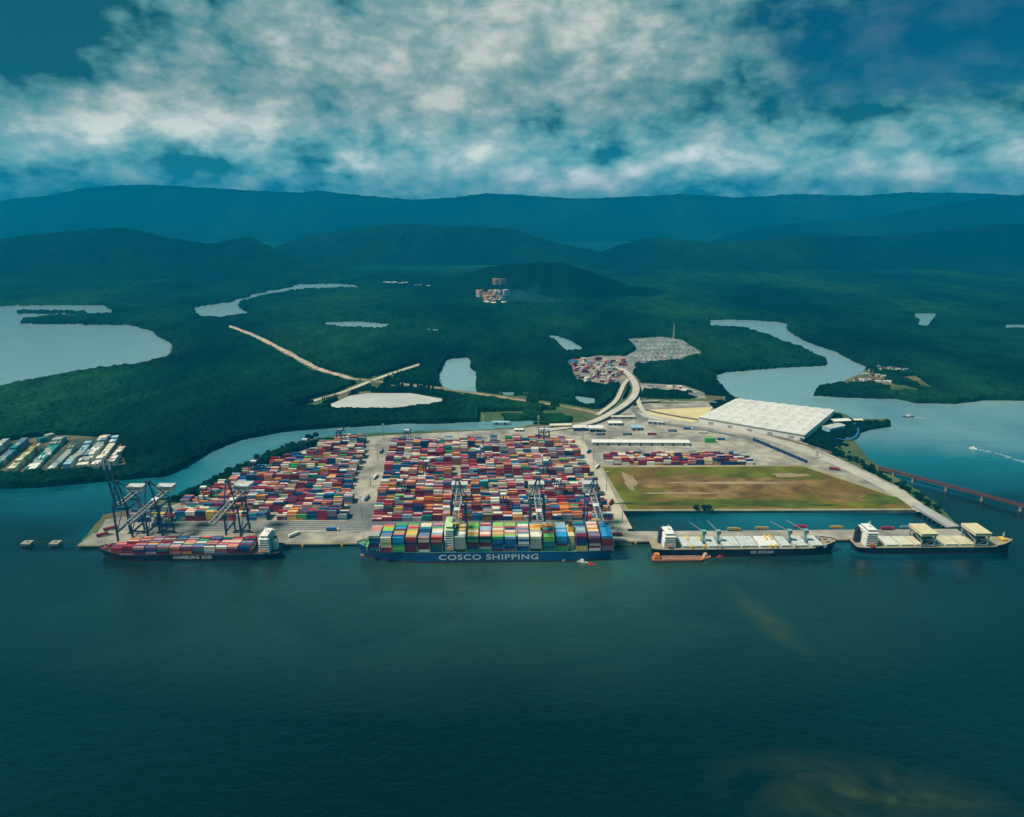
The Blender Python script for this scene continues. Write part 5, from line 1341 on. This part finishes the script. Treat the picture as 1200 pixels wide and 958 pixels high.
treeline([(955, 523), (985, 535), (1015, 548), (1045, 566), (1075, 584), (1092, 598)], 34, 'along the road bank counted from the warehouse', 'trees along the access road bank', 3, 2.4)
treeline([(900, 508), (930, 514), (955, 520), (985, 525)], 16, 'below the warehouse front counted from the west', 'trees below the warehouse', 2.5, 3.6)
treeline([(225, 577), (260, 560), (300, 540), (335, 525), (375, 513)], 30, 'along the western yard bank counted from the south', 'trees on the bank of the western yard', 2, 2.2)
treeline([(815, 598), (832, 598)], 3, 'in the middle of the field south edge', 'bushes on the southern field edge', 2, 4.2, 'bush')
treeline([(1012, 497), (1038, 497)], 8, 'on the wooded tip of land counted from the west', 'trees on the river tip', 4, 2.4)

# ------------------------------------------------------------------ haze
hz = bpy.data.materials.new('haze_air'); hz.use_nodes = True; nt = hz.node_tree; nt.nodes.clear()
out = nt.nodes.new('ShaderNodeOutputMaterial'); pv = nt.nodes.new('ShaderNodeVolumePrincipled')
pv.inputs['Color'].default_value = (.001, .39, .74, 1); pv.inputs['Density'].default_value = 1/9300.0; pv.inputs['Anisotropy'].default_value = .0
nt.links.new(pv.outputs[0], out.inputs['Volume'])
mb = MB(); mb.box(-13500, 13500, -3000, 11200, -4.2, 720)
tag(mb.build('haze', hz), 'blue humid haze filling the air over the estuary', 'haze', kind='stuff')

# ------------------------------------------------------------------ world: sky with clouds
SUN_EL, SUN_AZ = R(57), R(255)     # azimuth from +Y clockwise: behind the camera, slightly left
w = bpy.data.worlds.new('World'); scene.world = w; w.use_nodes = True; w.cycles.sampling_method = 'MANUAL'; w.cycles.sample_map_resolution = 512; nt = w.node_tree; N = nt.nodes; L = nt.links; N.clear()
out = N.new('ShaderNodeOutputWorld'); bg = N.new('ShaderNodeBackground'); bg.inputs['Strength'].default_value = .1; L.new(bg.outputs[0], out.inputs[0])
sk = N.new('ShaderNodeTexSky'); sk.sky_type = 'NISHITA'; sk.sun_disc = False; sk.sun_elevation = SUN_EL; sk.sun_rotation = SUN_AZ; sk.dust_density = .6; sk.ozone_density = 4; sk.air_density = 1
tcw = N.new('ShaderNodeTexCoord'); sep = N.new('ShaderNodeSeparateXYZ'); L.new(tcw.outputs['Generated'], sep.inputs[0])
def mth(op, a, b_=None, c=None, clamp=False):
    m = N.new('ShaderNodeMath'); m.operation = op; m.use_clamp = clamp
    for i, q in enumerate((a, b_, c)):
        if q is None: continue
        if isinstance(q, (int, float)): m.inputs[i].default_value = q
        else: L.new(q, m.inputs[i])
    return m.outputs[0]
def mr(src, a, b_, c, d, smooth=True):
    m = N.new('ShaderNodeMapRange'); m.interpolation_type = 'SMOOTHSTEP' if smooth else 'LINEAR'
    for i, q in enumerate((a, b_, c, d)): m.inputs[i+1].default_value = q
    L.new(src, m.inputs[0]); return m.outputs[0]
az = mth('ARCTAN2', sep.outputs[0], sep.outputs[1]); el = mth('ARCSINE', sep.outputs[2])
comb = N.new('ShaderNodeCombineXYZ'); L.new(az, comb.inputs[0]); L.new(mth('MULTIPLY', el, 1.7), comb.inputs[1])
def wn(scale, detail, dist=0, off=(0, 0, 0), st=(1, 1, 1)):
    mp = N.new('ShaderNodeMapping'); mp.inputs['Location'].default_value = off; mp.inputs['Scale'].default_value = st; L.new(comb.outputs[0], mp.inputs[0])
    n = N.new('ShaderNodeTexNoise'); n.noise_dimensions = '2D'; n.inputs['Scale'].default_value = scale; n.inputs['Detail'].default_value = min(detail, 9); n.inputs['Roughness'].default_value = .58; n.inputs['Distortion'].default_value = dist
    L.new(mp.outputs[0], n.inputs['Vector']); return n.outputs[0]
def azel(px, py):
    dx = (px-600)/FPX; dy = (479-py)/FPX; v = Vector((dx, CP+dy*SP, -SP+dy*CP)).normalized()
    return math.atan2(v.x, v.y), math.asin(v.z)
wob1 = mth('MULTIPLY', mth('SUBTRACT', wn(5, 4, 0, (3, 1, 0)), .5), .15); wob2 = mth('MULTIPLY', mth('SUBTRACT', wn(6, 4, 0, (9, 5, 0)), .5), .08)
azw = mth('ADD', az, wob1); elw = mth('ADD', el, wob2)
def blob(px, py, rx, ry, amp):
    a, e = azel(px, py); x = mth('DIVIDE', mth('SUBTRACT', azw, a), rx/FPX); y = mth('DIVIDE', mth('SUBTRACT', elw, e), ry/FPX)
    d = mth('ADD', mth('MULTIPLY', x, x), mth('MULTIPLY', y, y)); return mth('MULTIPLY', mth('POWER', 2.718, mth('MULTIPLY', d, -1)), amp)
def total(bl, base):
    s = base
    for b_ in bl: s = mth('ADD', s, blob(*b_))
    return s
# coverage
cov = total([(45, 18, 80, 50, .3), (1020, 45, 190, 75, -.8), (1180, 80, 110, 60, -.6), (560, 100, 330, 130, .35), (240, 90, 140, 90, .3), (30, 120, 160, 40, .3), (150, 150, 200, 50, .35), (700, 20, 160, 50, .4), (830, 196, 440, 40, .8), (160, 165, 220, 34, .3), (1090, 160, 150, 50, .45), (900, 90, 60, 20, .3), (730, 170, 55, 14, -.4), (210, 175, 70, 14, -.38), (850, 75, 80, 20, .2)], .64)
nz1 = wn(3.6, 10, 0, (1, 2, 0), (1, 1.3, 1)); nz2 = wn(13, 9, 0, (4, 7, 0), (1, 1.1, 1))
vo0 = None
dens = mth('ADD', cov, mth('ADD', mth('MULTIPLY', mth('SUBTRACT', nz1, .5), 1.3), mth('MULTIPLY', mth('SUBTRACT', nz2, .5), .5)))
mask = mr(dens, .0, .7, .16, 1)
# brightness of the cloud
bri = total([(40, 15, 95, 55, -.55), (100, 145, 60, 28, .5), (200, 138, 90, 20, .42), (300, 150, 32, 22, .5), (215, 182, 80, 12, -.33), (730, 172, 60, 14, -.28), (1020, 190, 30, 8, -.2), (60, 175, 60, 25, .2), (700, 15, 130, 50, .5), (560, 30, 200, 60, .25), (700, 208, 70, 14, .45), (830, 195, 80, 14, .3), (1090, 195, 90, 20, .3), (530, 120, 40, 22, .3), (420, 196, 26, 8, .5), (1020, 40, 12, 14, .4), (380, 60, 140, 60, .2), (480, 110, 200, 70, .22), (760, 110, 120, 50, .1), (880, 185, 240, 28, .25), (560, 190, 160, 26, .2), (120, 110, 200, 40, .1)], .38)
vo = N.new('ShaderNodeTexVoronoi'); vo.voronoi_dimensions = '2D'; vo.feature = 'SMOOTH_F1'; vo.inputs['Scale'].default_value = 16; vo.inputs['Detail'].default_value = 3; vo.inputs['Roughness'].default_value = .55; vo.inputs['Smoothness'].default_value = .3
vc = N.new('ShaderNodeCombineXYZ'); L.new(mth('ADD', az, mth('MULTIPLY', wob2, .5)), vc.inputs[0]); L.new(mth('MULTIPLY', mth('ADD', el, mth('MULTIPLY', wob1, .2)), 1.7), vc.inputs[1]); L.new(vc.outputs[0], vo.inputs['Vector'])
puff = mth('SUBTRACT', .36, vo.outputs[0])
bri = mth('ADD', bri, mth('MULTIPLY', puff, .42))
bri = mth('ADD', bri, mth('ADD', mth('MULTIPLY', mth('SUBTRACT', wn(6, 10, 0, (2, 6, 0)), .5), .75), mth('MULTIPLY', mth('SUBTRACT', nz2, .5), 1.0)))
cr = N.new('ShaderNodeValToRGB'); L.new(bri, cr.inputs[0]); e = cr.color_ramp.elements
e[0].position = 0; e[0].color = (.01, .13, .18, 1); e[1].position = 1; e[1].color = (.78, .82, .76, 1)
for p_, c_ in ((.27, (.11, .34, .37, 1)), (.6, (.33, .51, .5, 1))): q = e.new(p_); q.color = c_
cs_ = N.new('ShaderNodeVectorMath'); cs_.operation = 'SCALE'; L.new(cr.outputs[0], cs_.inputs[0]); L.new(mr(el, .03, .14, 11.0, 6.3), cs_.inputs['Scale'])
# tinted nishita for the gaps
ts = N.new('ShaderNodeVectorMath'); ts.operation = 'MULTIPLY'; L.new(sk.outputs[0], ts.inputs[0]); ts.inputs[1].default_value = (.006, .21, .28)
mx = N.new('ShaderNodeMix'); mx.data_type = 'RGBA'; L.new(mask, mx.inputs[0]); L.new(ts.outputs[0], mx.inputs[6]); L.new(cs_.outputs[0], mx.inputs[7])
# unseen upper sky: bright band added for water reflections, zenith darkened
sky_gain = N.new('ShaderNodeVectorMath'); sky_gain.operation = 'SCALE'; L.new(mx.outputs[2], sky_gain.inputs[0]); L.new(mth('MULTIPLY', mr(el, .25, .48, 1.0, 1.8), mr(el, .52, .85, 1.0, .4)), sky_gain.inputs['Scale'])
tt = N.new('ShaderNodeMix'); tt.data_type = 'RGBA'; tt.blend_type = 'MULTIPLY'; L.new(mr(el, .22, .5, 0, 1), tt.inputs[0]); L.new(sky_gain.outputs[0], tt.inputs[6]); tt.inputs[7].default_value = (.38, .95, .92, 1)
L.new(tt.outputs[2], bg.inputs['Color'])

sl = bpy.data.lights.new('sun', 'SUN'); so = bpy.data.objects.new('sun', sl); COL.objects.link(so)
sl.energy = 4.3; sl.angle = R(11); sl.color = (1, .89, .74)
dirs = Vector((math.sin(SUN_AZ)*math.cos(SUN_EL), math.cos(SUN_AZ)*math.cos(SUN_EL), math.sin(SUN_EL)))
so.rotation_euler = dirs.to_track_quat('Z', 'Y').to_euler()

scene.view_settings.view_transform = 'Standard'; scene.view_settings.look = 'None'; scene.view_settings.exposure = 0.34; scene.view_settings.gamma = 1
scene.cycles.use_denoising = True
scene.cycles.use_adaptive_sampling = True; scene.cycles.adaptive_threshold = .02; scene.cycles.max_bounces = 4; scene.cycles.diffuse_bounces = 1; scene.cycles.glossy_bounces = 2; scene.cycles.volume_bounces = 0
